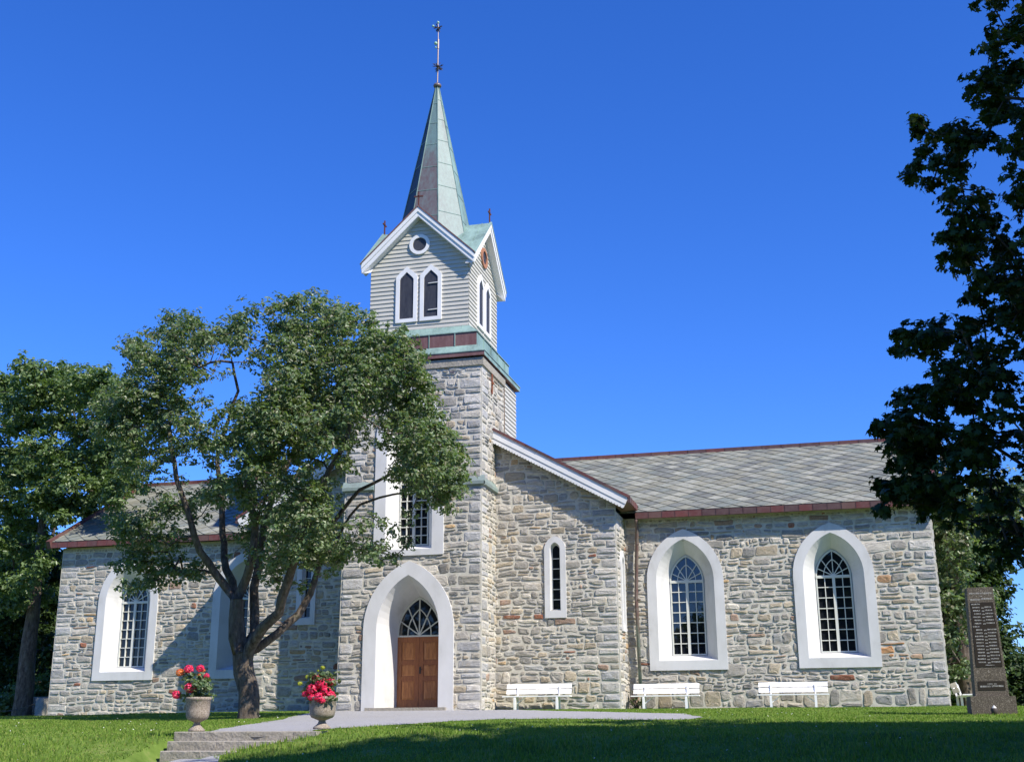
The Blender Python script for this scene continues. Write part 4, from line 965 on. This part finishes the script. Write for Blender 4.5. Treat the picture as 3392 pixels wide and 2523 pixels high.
cl += [cr6(x, y)+(r_*.7263,) for x, y, r_ in [(440, 520, 60), (560, 480, 50), (600, 560, 60), (440, 640, 60), (560, 640, 60), (620, 700, 50), (440, 760, 60), (560, 840, 60), (480, 880, 60), (600, 900, 50), (520, 960, 50), (430, 1000, 50), (380, 1040, 36), (90, 1230, 60), (200, 1240, 50), (120, 1340, 60), (20, 1360, 60), (180, 1400, 50), (60, 1450, 60)]]
cp_ = crownpx(cl, LT, 3.2, rng, 1.2, .9)
bx = onY(75, 2330, LT)[0]
make_tree('light green tree with dark trunk beyond the left end of the church', float(bx), LT, 13.5, 4, rng, trunk_r=.42, clumps=cp_, lsize=.2, per=9, matn='leaf_light', group='trees beyond the left end of the church')
cl = []
for (x, y, r) in [(30, 1180, 60), (120, 1200, 60), (210, 1200, 50), (60, 1290, 80), (180, 1290, 60), (240, 1230, 40), (60, 1400, 80), (180, 1400, 80), (230, 1340, 50), (60, 1510, 80), (180, 1500, 80), (230, 1450, 40), (60, 1620, 80), (190, 1600, 60), (-60, 1300, 90), (-80, 1500, 90), (120, 1700, 80), (30, 1750, 80), (210, 1680, 50), (20, 1850, 70), (140, 1830, 60), (-60, 1700, 90), (90, 1920, 50), (230, 1560, 45), (235, 1780, 36)]:
    u, v = cr6(x, y); cl.append((u, v, r*.7263))
cp_ = crownpx(cl, 13., 3, rng, 1., .9)
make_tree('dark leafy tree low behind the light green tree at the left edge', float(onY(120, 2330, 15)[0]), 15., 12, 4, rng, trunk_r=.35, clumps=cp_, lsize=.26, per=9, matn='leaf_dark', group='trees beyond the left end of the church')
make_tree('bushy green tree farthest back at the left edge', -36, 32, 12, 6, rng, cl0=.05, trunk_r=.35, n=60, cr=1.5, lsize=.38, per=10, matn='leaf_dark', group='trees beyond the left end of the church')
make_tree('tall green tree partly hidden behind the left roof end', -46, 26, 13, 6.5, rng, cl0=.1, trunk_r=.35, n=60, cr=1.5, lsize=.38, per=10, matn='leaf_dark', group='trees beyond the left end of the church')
def shrub(x, y, h, r, label, rng, m_='leaf_dark', group=None, n=14, ls=.14, dens=1.):
    z0 = gz(x, y); s = empty('shrub', (x, y, z0), label, 'shrub', group)
    cl = [(x+rng.uniform(-1, 1)*r*.7, y+rng.uniform(-1, 1)*r*.6, z0+h*rng.uniform(.2, .85), r*.42, dens) for _ in range(n)]
    V_, F_, subs = clump_leaves(cl, rng, per=9, sub=ls*2.5, lsize=ls, shape=RHOMB)
    fast_mesh('foliage', V_, F_, 3, M[m_], s); mb = MB()
    for c in cl: mb.tube([(x, y, z0-.05), (x+(c[0]-x)*.4, y+(c[1]-y)*.4, z0+(c[2]-z0)*.6), c[:3]], [.03, .02, .008], 5)
    mb.build('stem', M['bark'], s, smooth=True); return s
for (u, Y, h, r, lb, mm) in ((10, 7, 1.0, .9, 'low bright green shrub at the far left of the lawn', 'leaf_light'), (128, 9, 1.9, 1.2, 'olive shrub between the dark trunk and the left church wall', 'leaf_light'), (-60, 14, 3, 2.4, 'large dark shrub at the left edge behind the low one', 'leaf_dark'), (200, 24, 3.4, 3, 'broad dark hedge bush seen past the left corner of the church', 'leaf_dark')):
    shrub(float(onY(u, 2330, Y)[0]), Y, h, r, lb, rng, mm, n=18, ls=.17)

# --- trees at the right behind the church
rng = np.random.default_rng(19)
cl = [(3120, 1700, 60), (3180, 1640, 60), (3100, 1800, 60), (3190, 1780, 70), (3280, 1700, 80), (3370, 1740, 60), (3110, 1900, 60), (3170, 1880, 60), (3260, 1840, 50), (3340, 1810, 40), (3120, 2000, 60), (3180, 2000, 60), (3230, 1980, 50), (3130, 2100, 60), (3190, 2100, 60), (3235, 2060, 30), (3330, 1960, 20), (3385, 2010, 16), (3150, 2200, 50), (3210, 2200, 60), (3140, 2270, 40), (3420, 1850, 80), (3090, 1640, 50), (3225, 2140, 30), (3300, 1620, 70), (3400, 1640, 70)]
cl = [c for c in cl if not (c[0] > 3235 and c[1] > 1800)]
cp_ = crownpx(cl, 9., 2., rng, .95, .8)
make_tree('green tree close behind the right corner of the church, above the memorial', float(onY(3205, 2300, 9.)[0]), 9., 12, 4, rng, trunk_r=.3, clumps=cp_, lsize=.17, per=9, matn='leaf', group='trees beyond the right end of the church', cl0=.12)
cl = [(3290, 2240, 36), (3350, 2235, 36), (3400, 2240, 40), (3300, 2250, 60), (3370, 2270, 60), (3270, 2300, 50), (3340, 2330, 50), (3400, 2330, 60), (3480, 2250, 60), (3230, 2300, 50), (3180, 2310, 40)]
cp_ = crownpx(cl, 24., 3., rng, 1.1, 1.)
make_tree('low dark tree behind the memorial at the right edge', float(onY(3340, 2330, 24.)[0]), 24., 4.5, 3, rng, trunk_r=.25, clumps=cp_, lsize=.24, per=10, matn='leaf_dark', group='trees beyond the right end of the church', cl0=.1)
make_tree('dark conical tree half hidden by the right wall of the church', 15.2, 20, 10.5, 2.2, rng, cl0=.05, trunk_r=.3, n=70, cr=1.1, lsize=.26, per=10, matn='leaf_dark', group='trees beyond the right end of the church')
for (x, y, lb) in ((26, 34, 'dark hedge bush right of the low dark tree'), (31, 33, 'rounded hedge bush at the far right behind the path'), (22, 36, 'distant hedge bush behind the white bench end')):
    shrub(x, y, 3.4, 3.2, lb, rng, 'leaf_dark', 'hedge bushes beyond the lawn', n=22, ls=.28)

# --- foreground tree hanging in from the right
rng = np.random.default_rng(23)
FY_ = -19.5; KF = FPX/(FY_-CAM[1])
ex = np.array([-700, 0, 100, 200, 330, 400, 480, 570, 650, 760, 850, 950, 1050, 1110, 1250, 1300, 1400, 1500, 1600, 1650, 1700, 1800, 1850, 1900, 2000])
el = np.array([3300, 3240, 3245, 3235, 3215, 3235, 3120, 3120, 3140, 3110, 3150, 3190, 3230, 3010, 2995, 2975, 2940, 2945, 2950, 3000, 3090, 3180, 3270, 3420, 3600])
cl = []
for _ in range(760):
    v = rng.uniform(-600, 1840); e = np.interp(v, ex, el); r = rng.uniform(38, 70); u = e+r*.6+(rng.uniform(0, 1)**1.35)*1250
    if 1010 < v < 1080 and u < 3260 and rng.random() < .7: continue
    y_ = FY_+rng.uniform(-2.6, 2.6)*min(1, .25+(u-e)/700)
    if noise.noise(Vector((u*.006, v*.008, 4.))) > .33 and u < 3500: continue
    p = onY(u, v, y_); cl.append((p[0], p[1], p[2], r/KF, .62 if u < 3420 else .9))
for (u, v, r) in [(3010, 590, 14), (3035, 555, 18), (3060, 500, 24), (3045, 430, 18), (3040, 400, 14), (3100, 450, 28), (3150, 435, 26), (3110, 540, 34), (3170, 560, 40), (3190, 480, 40), (3090, 610, 26), (3150, 640, 36),
                  (2985, 1110, 18), (3010, 1120, 26), (3060, 1125, 30), (3110, 1130, 30), (2975, 1160, 18), (2935, 1400, 24), (2920, 1430, 18), (2915, 1605, 18), (2935, 1640, 24), (2960, 1625, 30), (3010, 1610, 34), (3050, 1580, 40), (2925, 1690, 13), (2990, 1660, 18), (3125, 790, 12), (3150, 780, 20), (3190, 800, 26), (3170, 860, 24), (2960, 1480, 30), (2990, 1520, 36), (2985, 1330, 34), (3000, 1400, 50), (3060, 1450, 60), (3080, 1350, 50)]:
    for k in range(2):
        p = onY(u, v, FY_+rng.uniform(-.5, .5)-.4); cl.append((p[0], p[1], p[2], r/KF, 1.))
tx = float(onY(3900, 1500, FY_)[0])
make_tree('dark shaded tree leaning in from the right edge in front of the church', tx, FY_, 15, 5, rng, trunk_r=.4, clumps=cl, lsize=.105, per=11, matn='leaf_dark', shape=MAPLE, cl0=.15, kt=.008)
# neighbouring trees standing outside the picture, whose shade falls on the lawn
make_tree('tall tree standing outside the picture to the right', 23.5, -24.5, 18, 5.5, rng, cl0=.12, trunk_r=.45, n=150, cr=1.25, lsize=.32, per=10, matn='leaf_dark')
rng = np.random.default_rng(57)
cl = []
for _ in range(95):
    d = unit(rng.normal(size=3))*rng.uniform(.3, 1)**.5; cl.append((17.7+d[0]*4.1, -27.2+d[1]*3.5, 11.6+d[2]*3.2, .95*rng.uniform(.7, 1.2), .6))
make_tree('tall tree overhanging the viewer from the right, outside the picture', 19.5, -28, 16, 4, rng, clumps=cl, trunk_r=.4, lsize=.3, per=9, matn='leaf_dark')
rng = np.random.default_rng(77)
for i, (x_, y_, h_, w_) in enumerate(((1, -62, 9.5, 'lowest'), (13, -58, 17, 'broad'), (27, -60, 16, 'middle'), (-13, -60, 17, 'leftmost'), (40, -50, 18, 'rightmost'))):
    make_tree(w_+' tree on the far side of the lawn behind the viewer', x_, y_, h_, 6.5, rng, cl0=.08, trunk_r=.45, n=45, cr=2.0, lsize=.55, per=7, dens=.35, matn='leaf_light', group='trees behind the viewer')

# ------------------------------------------------------------------ urns with flowers
def urn(u, vb, vt, rim, label, seed, heads, orange=(), tall=1.):
    P = ghit(u, vb, 17, 22); Y = float(P[1]); Y = SY0+.32; X = float(onY(u, vb, Y)[0]); z0 = max(gz(X, Y), float(onY(u, vb, Y)[2]))-.02
    k = (CAM[1]-Y)/-FPX; ht = abs(vb-vt)*k*1.02; r = rim*k/2
    t = empty('flower_urn', (X, Y, z0), label, 'urn', 'stone flower urns at the steps')
    mb = MB(); mb.lathe([(.001, 0), (r*.62, 0), (r*.62, ht*.05), (r*.5, ht*.09), (r*.3, ht*.17), (r*.24, ht*.24), (r*.27, ht*.28)], (X, Y, z0), 22); mb.build('foot', M['concrete'], t, smooth=True)
    mb = MB(); mb.lathe([(r*.27, ht*.27), (r*.5, ht*.31), (r*.76, ht*.36), (r*.87, ht*.45), (r*.9, ht*.6), (r*.93, ht*.9), (r*1.0, ht*.92), (r*1.02, ht*.96), (r*.98, ht), (r*.88, ht), (r*.84, ht*.9), (.001, ht*.88)], (X, Y, z0), 26); mb.build('bowl', M['concrete'], t, smooth=True)
    rg = np.random.default_rng(seed); ztop = z0+ht*.9
    fp = empty('flowering_plant', (X, Y, ztop), label.replace('urn', 'plant').split(',')[0] if False else ('pink and orange flowering plant in the left urn' if orange else 'plant covered in bright pink flower heads in the right urn'), 'plant', 'flowering plants in the urns')
    pts = [onY(hu, hv, Y+dy) for hu, hv, hr, dy in heads]
    cl = [(X+rg.uniform(-1, 1)*r*.95, Y+rg.uniform(-1, 1)*r*.8, ztop+rg.uniform(.03, .40*tall), .1, 1.) for _ in range(26)]
    cl += [((p[0]*.72+X*.28)+rg.uniform(-.03, .03), p[1]*.6+Y*.4, ztop+(p[2]-ztop)*rg.uniform(.55, .95)-.02, .075, 1.) for p in pts for _ in range(2)]
    V_, F_, subs = clump_leaves(cl, rg, per=5, sub=.12, lsize=.085, shape=SIMPLE)
    fast_mesh('foliage', V_, F_, 3, M['leaf'], fp)
    st = MB()
    for i, ((hu, hv, hr, dy), p) in enumerate(zip(heads, pts)):
        st.tube([(X+rg.uniform(-.05, .05), Y, ztop-.04), (X+(p[0]-X)*.55, Y+(p[1]-Y)*.5, ztop+(p[2]-ztop)*.65), tuple(p)], [.007, .006, .004], 5)
        R_ = hr*k*1.12; n = int(230); d = unit(rg.normal(size=(n, 3))); c = np.array(p)+d*R_*rg.uniform(.75, 1.0, (n, 1))*np.array([1, 1, .85])
        V2, F2 = leaves(c, unit(d+rg.normal(size=d.shape)*.3), np.full(n, R_*.42), RHOMB, rg)
        mm = 'petal_orange' if i in orange else ('bud' if hr < 9 else 'petal')
        fast_mesh('flower', V2, F2, 3, M[mm], fp)
    st.build('stem', M['leafstem'], fp)
M['leafstem'] = mat('green_stem', (.06, .11, .03), .7)
c1x = lambda x, y: (500+x*.36, 2100+y*.36)
def H(x, y, r, dy=0.): u, v = c1x(x, y); return (u, v, r*.36, dy)
urn(651, 2417, 2303, 92, 'stone flower urn at the left end of the steps, with pink and orange flowers', 3,
    [H(350, 318, 42, -.05), H(268, 350, 38), H(455, 312, 36), H(512, 380, 26, -.05), H(488, 425, 26), H(360, 492, 50, -.15), H(235, 555, 42, -.1), H(345, 580, 18, -.1), H(445, 375, 16), H(482, 330, 20, .05)], orange=(1, 4, 8, 9))
urn(1066, 2409, 2304, 99, 'stone flower urn at the right end of the steps, overflowing with pink flowers', 4,
    [H(1520, 400, 42, 0), H(1570, 450, 56, -.1), H(1490, 505, 54, -.12), H(1550, 580, 50, -.2), H(1610, 520, 50, -.12), H(1655, 435, 42, 0), H(1650, 560, 46, -.1), H(1420, 550, 30, -.1), H(1370, 450, 22), H(1480, 580, 34, -.18), H(1600, 400, 36, .05), H(1575, 610, 32, -.2), H(1580, 305, 20), H(1440, 390, 20), H(1540, 335, 12)])
# ------------------------------------------------------------------ benches
M['bench'] = mat('bright_white_gloss_paint', (.88, .88, .87), .4)
def bench(loc, rz, label):
    Lh = 1.03; t = empty('garden_bench', (0, 0, 0), label, 'bench', 'white slatted benches along the church wall')
    mb = MB()
    for z0, z1, y in ((.5, .635, .15), (.662, .8, .21)):
        y2 = y+.055; mb.add([(-Lh, y, z0), (Lh, y, z0), (Lh, y+.028, z0), (-Lh, y+.028, z0), (-Lh, y2, z1), (Lh, y2, z1), (Lh, y2+.028, z1), (-Lh, y2+.028, z1)], [(0, 3, 2, 1), (4, 5, 6, 7), (0, 1, 5, 4), (1, 2, 6, 5), (2, 3, 7, 6), (3, 0, 4, 7)])
    mb.build('backrest', M['bench'], t)
    mb = MB()
    for y in (-.25, -.125, 0.): mb.box((-Lh-.03, y, .405), (Lh+.03, y+.11, .44))
    mb.build('seat', M['bench'], t)
    for s in (-1, 1):
        x = s*.66; mb = MB()
        mb.box((x-.035, -.262, -.04), (x+.035, -.19, .37)); mb.box((x-.03, .08, -.04), (x+.03, .15, .41)); mb.bar((x, .12, .39), (x, .215, .74), .06, .03, (1, 0, 0)); mb.box((x-.034, -.24, .37), (x+.034, .14, .404))
        mb.build('leg', M['bench'], t)
        mb = MB(); mb.bar((x-s*.03, -.16, .2), (x-s*.3, -.1, .4), .02, .02); mb.build('brace', M['bench'], t)
    t.location = loc; t.rotation_euler = (0, 0, rz); return t
def bpos(ul, ur, Y): x = float((onY(ul, 2290, Y)[0]+onY(ur, 2290, Y)[0])/2); return (x, Y, gz(x, Y)+.0)
b0 = bench((0, 0, 0), 0, 'white slatted bench in front of the gabled stone wall, nearest the church door')
bs = [(bpos(1668, 1894, 1.0), 0, None), (bpos(2102, 2308, 2.45), 0, 'white slatted bench beside the downpipe, under the arched window next to the gabled wall'),
      (bpos(2518, 2737, 2.45), 0, 'white slatted bench on the grass between and below the two arched windows on the right'),
      ((14.3, 5.6, gz(14.3, 5.6)+.02), R(90), 'white bench seen end on past the right corner of the church')]
for i, (lc, rz, lb) in enumerate(bs):
    o = b0 if i == 0 else copy_tree(b0); o.location = lc; o.rotation_euler = (0, 0, rz)
    if lb: o['label'] = lb
# ------------------------------------------------------------------ memorial
MY = -8.3; mc = onY(3297, 2372, MY); mx = float(mc[0]); mz = gz(mx, MY)-.03; k = (MY-CAM[1])/FPX
t = empty('memorial_stone', (mx, MY+.4, mz), 'tall speckled stone memorial column with dark name panels on the lawn at the right', 'memorial')
bw = 129*k; zb = mz; zb1 = float(onY(3281, 2304, MY)[2]); zt = float(onY(3255, 1943, MY+.1)[2])
def tap(mb, cx, cy, w0, w1, d0, d1, z0, z1, n=1):
    mb.add([(cx-w0/2, cy-d0/2, z0), (cx+w0/2, cy-d0/2, z0), (cx+w0/2, cy+d0/2, z0), (cx-w0/2, cy+d0/2, z0), (cx-w1/2, cy-d1/2, z1), (cx+w1/2, cy-d1/2, z1), (cx+w1/2, cy+d1/2, z1), (cx-w1/2, cy+d1/2, z1)],
           [(0, 3, 2, 1), (4, 5, 6, 7), (0, 1, 5, 4), (1, 2, 6, 5), (2, 3, 7, 6), (3, 0, 4, 7)])
mb = MB(); tap(mb, mx, MY+bw/2, bw, bw*.985, bw, bw*.985, zb-.2, zb1); mb.build('base', M['monument'], t)
W0, W1 = 95*k, 75*k; D0, D1 = W0*.9, W1*.9; cy = MY+.08+D0/2
mb = MB(); tap(mb, mx-.0, cy, W0, W1, D0, D1, zb1, zt); sh = mb.build('shaft', M['monument'], t)
def fr(s, z, h=0):   # point on the front face: s in -1..1 across, z height, h out
    q = (z-zb1)/(zt-zb1); w_ = W0+(W1-W0)*q; d_ = D0+(D1-D0)*q; return (mx+s*w_/2, cy-d_/2-h, z)
H_ = zt-zb1
def zc(y): return zt-(y-130)/(1275-130)*H_      # crop row -> height
for (ya, yb, sa, sb, nm) in ((293, 972, -.82, .86, 'name_panel'), (1120, 1213, -.8, .84, 'name_panel')):
    mb = MB(); mb.add([fr(sa, zc(yb), .008), fr(sb, zc(yb), .008), fr(sb, zc(ya), .008), fr(sa, zc(ya), .008), fr(sa, zc(yb), -.01), fr(sb, zc(yb), -.01), fr(sb, zc(ya), -.01), fr(sa, zc(ya), -.01)], [(0, 1, 2, 3), (0, 4, 5, 1), (1, 5, 6, 2), (2, 6, 7, 3), (3, 7, 4, 0)])
    mb.build(nm, M['black_panel'], t)
rnd = random.Random(8); lt = MB()
def word(s0, s1, y, hgt=15, out=.011):
    s = s0
    while s < s1-.02:
        wl = rnd.uniform(.035, .07); n_ = rnd.choice([0, 1, 2])
        a, b = s, min(s+wl, s1); z0_, z1_ = zc(y+hgt/2), zc(y-hgt/2)
        lt.add([fr(a, z0_, out), fr(a+.018, z0_, out), fr(a+.018, z1_, out), fr(a, z1_, out)], [(0, 1, 2, 3)])
        if n_: zz_ = (z0_, (z0_+z1_)/2, z1_-.006)[rnd.randrange(3)]; lt.add([fr(a, zz_, out), fr(b-.012, zz_, out), fr(b-.012, zz_+.006, out), fr(a, zz_+.006, out)], [(0, 1, 2, 3)])
        if n_ == 2: lt.add([fr(b-.03, z0_, out), fr(b-.014, z0_, out), fr(b-.014, z1_, out), fr(b-.03, z1_, out)], [(0, 1, 2, 3)])
        s += wl+.012
word(-.86, .9, 195, 14, .003); word(-.8, -.05, 262, 15, .003); word(.05, .85, 255, 15, .003); word(-.06, .08, 228, 8, .003)
y = 312; i = 0
while y < 950:
    if i in (0, 7): word(-.78, -.12 if i == 0 else -.3, y, 13)
    else:
        j = rnd.uniform(-.05, .08); word(-.66+j, -.14, y, 13); word(-.04, .14, y+6, 11); word(.2, .74+j, y-2, 13)
    y += 34; i += 1
word(-.2, .35, 955, 9)
word(-.2, .1, 1150, 10); word(.18, .36, 1150, 10); word(-.68, -.05, 1175, 17); word(.04, .72, 1172, 17)
lt.build('lettering', M['letter'], t, fix=False)
mb = MB(); mb.lathe([(.03, 0), (.06, .02), (.07, .12), (.05, .14)], (mx-.02, MY-.14, gz(mx, MY-.14)), 10)
lan = empty('grave_lantern', (mx-.02, MY-.14, gz(mx, MY-.14)), 'small dark lantern on the grass at the foot of the memorial', 'lantern')
mb.build('lantern_body', M['iron'], lan, smooth=True); mb = MB(); mb.lathe([(.001, .2), (.03, .17), (.05, .14)], (mx-.02, MY-.14, gz(mx, MY-.14)), 10); mb.build('lid', M['letter'], lan)
# ------------------------------------------------------------------ left edge: post with chain, low wall
PY_ = -1.5; px = float(onY(137, 2350, PY_)[0]); pz = gz(px, PY_); kk = (PY_-CAM[1])/FPX
mb = MB(); mb.box((px-.14, PY_-.14, pz-.1), (px+.14, PY_+.14, pz+.52)); mb.box((px-.12, PY_-.12, pz+.52), (px+.12, PY_+.12, pz+.55))
tag(mb.build('stone_post', M['step']), 'short grey stone post on the grass at the left end of the church', 'post')
mb = MB(); pts = [Vector((px-.14-i*.12, PY_+.02*i, pz+.42-.25*math.sin(i/24*math.pi))) for i in range(25)]
for i in range(24): mb.bar(pts[i], pts[i]+(pts[i+1]-pts[i])*1.25, .035 if i % 2 else .012, .012 if i % 2 else .035)
tag(mb.build('chain', M['iron']), 'sagging iron chain hanging from the short stone post', 'chain')
mb = MB(); x2 = px-3.1; mb.box((x2-.12, PY_+.38, gz(x2, PY_)-.1), (x2+.12, PY_+.62, gz(x2, PY_)+.5)); mb.box((x2-.1, PY_+.4, gz(x2, PY_)+.5), (x2+.1, PY_+.6, gz(x2, PY_)+.53)); tag(mb.build('stone_post', M['step']), 'short grey stone post holding the far end of the chain, at the left edge', 'post')
mb = MB(); wy = 7.5; wx0, wx1 = float(onY(60, 2330, wy)[0]), float(onY(165, 2330, wy)[0])+2
wall_face(mb, [(wx0, -.3), (wx1, -.3), (wx1, .75), (wx0, .75)], [], fY(wy)); mb.box((wx0, wy+.01, -.3), (wx1, wy+.5, .75)); stone_wall(mb, fY(wy), wx0, wx1, -.3, .75, lambda u, v: wx0 < u < wx1 and -.3 < v < .8, 77)
tag(mb.build('low_stone_wall', [M['mortar'], M['stone']], fix=False), 'low dry stone wall behind the left end of the church', 'wall')
# plants at the foot of the walls
rng = np.random.default_rng(31)
shrub(float(onY(2110, 2340, 2.7)[0]), 2.75, .42, .3, 'small weed clump growing at the foot of the downpipe', rng, 'leaf_light', n=8, ls=.06)
# ------------------------------------------------------------------ grass
rng = np.random.default_rng(41)
NB = 460000
gx = rng.uniform(-19, 17, NB); gy = -26+28.5*rng.uniform(0, 1, NB)
# keep only what is in front of the camera's field
ang = np.arctan2(gx-CAM[0], gy-CAM[1]); keep = (ang > -.95) & (ang < .3)
keep &= ~((gx > XL) & (gx < XR) & (gy > YR)) & ~((gx > GL-.02) & (gx < GR+.02) & (gy > YG)) & ~((gx > XTL-.1) & (gx < .02) & (gy > -.02)) & ~((gx < GL) & (gx > XL-.02) & (gy > YL-.02))
def inpoly_np(x, y, P):
    c = np.zeros(len(x), bool); n = len(P); j = n-1
    for i in range(n):
        xi, yi = P[i]; xj, yj = P[j]
        with np.errstate(divide='ignore', invalid='ignore'): t_ = ((yi > y) != (yj > y)) & (x < (xj-xi)*(y-yi)/(yj-yi+1e-12)+xi)
        c ^= t_; j = i
    return c
wob = .16*np.sin(gx*7.3+gy*3.1)*np.sin(gy*5.7-gx*2.2)+rng.normal(size=len(gx))*.06
for P_ in (pp, low_poly, side_poly): keep &= ~inpoly_np(gx+wob*.6, gy+wob, P_)
stepfoot = (gx > SX0-.05) & (gx < SX1+.02) & (gy < SY0+.45) & (gy > SY0-TREAD*3-.1)
bank = gx > SX1-.15-(SY0-gy)*.9
keep &= ~(stepfoot & ~bank)
gx, gy = gx[keep], gy[keep]; n = len(gx); gzv = gfull(gx, gy)-.005
hh = rng.uniform(.015, .045, n)*(1+.4*np.sin(gx*1.3)*np.sin(gy*1.7)); hh *= np.clip(1.35-(gy+20)/40, .7, 1.3)*np.where(gy < -16.4, 1.5, 1.0)
a = rng.uniform(0, 2*np.pi, n); wv = rng.uniform(.006, .012, n)*1.3; bx_, by_ = np.cos(a)*wv, np.sin(a)*wv; l1 = rng.normal(size=n)*.022; l2 = rng.normal(size=n)*.022
V3 = np.stack([np.stack([gx-bx_, gy-by_, gzv], 1), np.stack([gx+bx_, gy+by_, gzv], 1), np.stack([gx+l1, gy+l2, gzv+hh], 1)], 1).reshape(-1, 3)
gr = fast_mesh('grass', V3, np.arange(3*n), 3, M['grass'], None); tag(gr, 'short mown grass covering the lawn in front of the church', 'grass', kind='stuff')
# daisies dotted over the lawn
n = 420; dx = rng.uniform(-14, 14, n); dy = rng.uniform(-21, 1, n)
k_ = ~inpoly_np(dx, dy, pp) & ~inpoly_np(dx, dy, low_poly) & ~((dx > SX0-.4) & (dx < SX1+.4) & (dy < SY0+.6) & (dy > SY0-2)) & (dy < 0); dx, dy = dx[k_], dy[k_]; n = len(dx)
C_ = np.stack([dx, dy, gz_np(dx, dy)+.06], 1); V2, F2 = leaves(C_, unit(np.array([0, -.2, 1.])+rng.normal(size=(n, 3))*.3), np.full(n, .03), SIMPLE, rng)
dz = fast_mesh('daisy', V2, F2, 3, M['daisy'], None); tag(dz, 'tiny white daisies scattered over the lawn', 'flowers', kind='stuff')
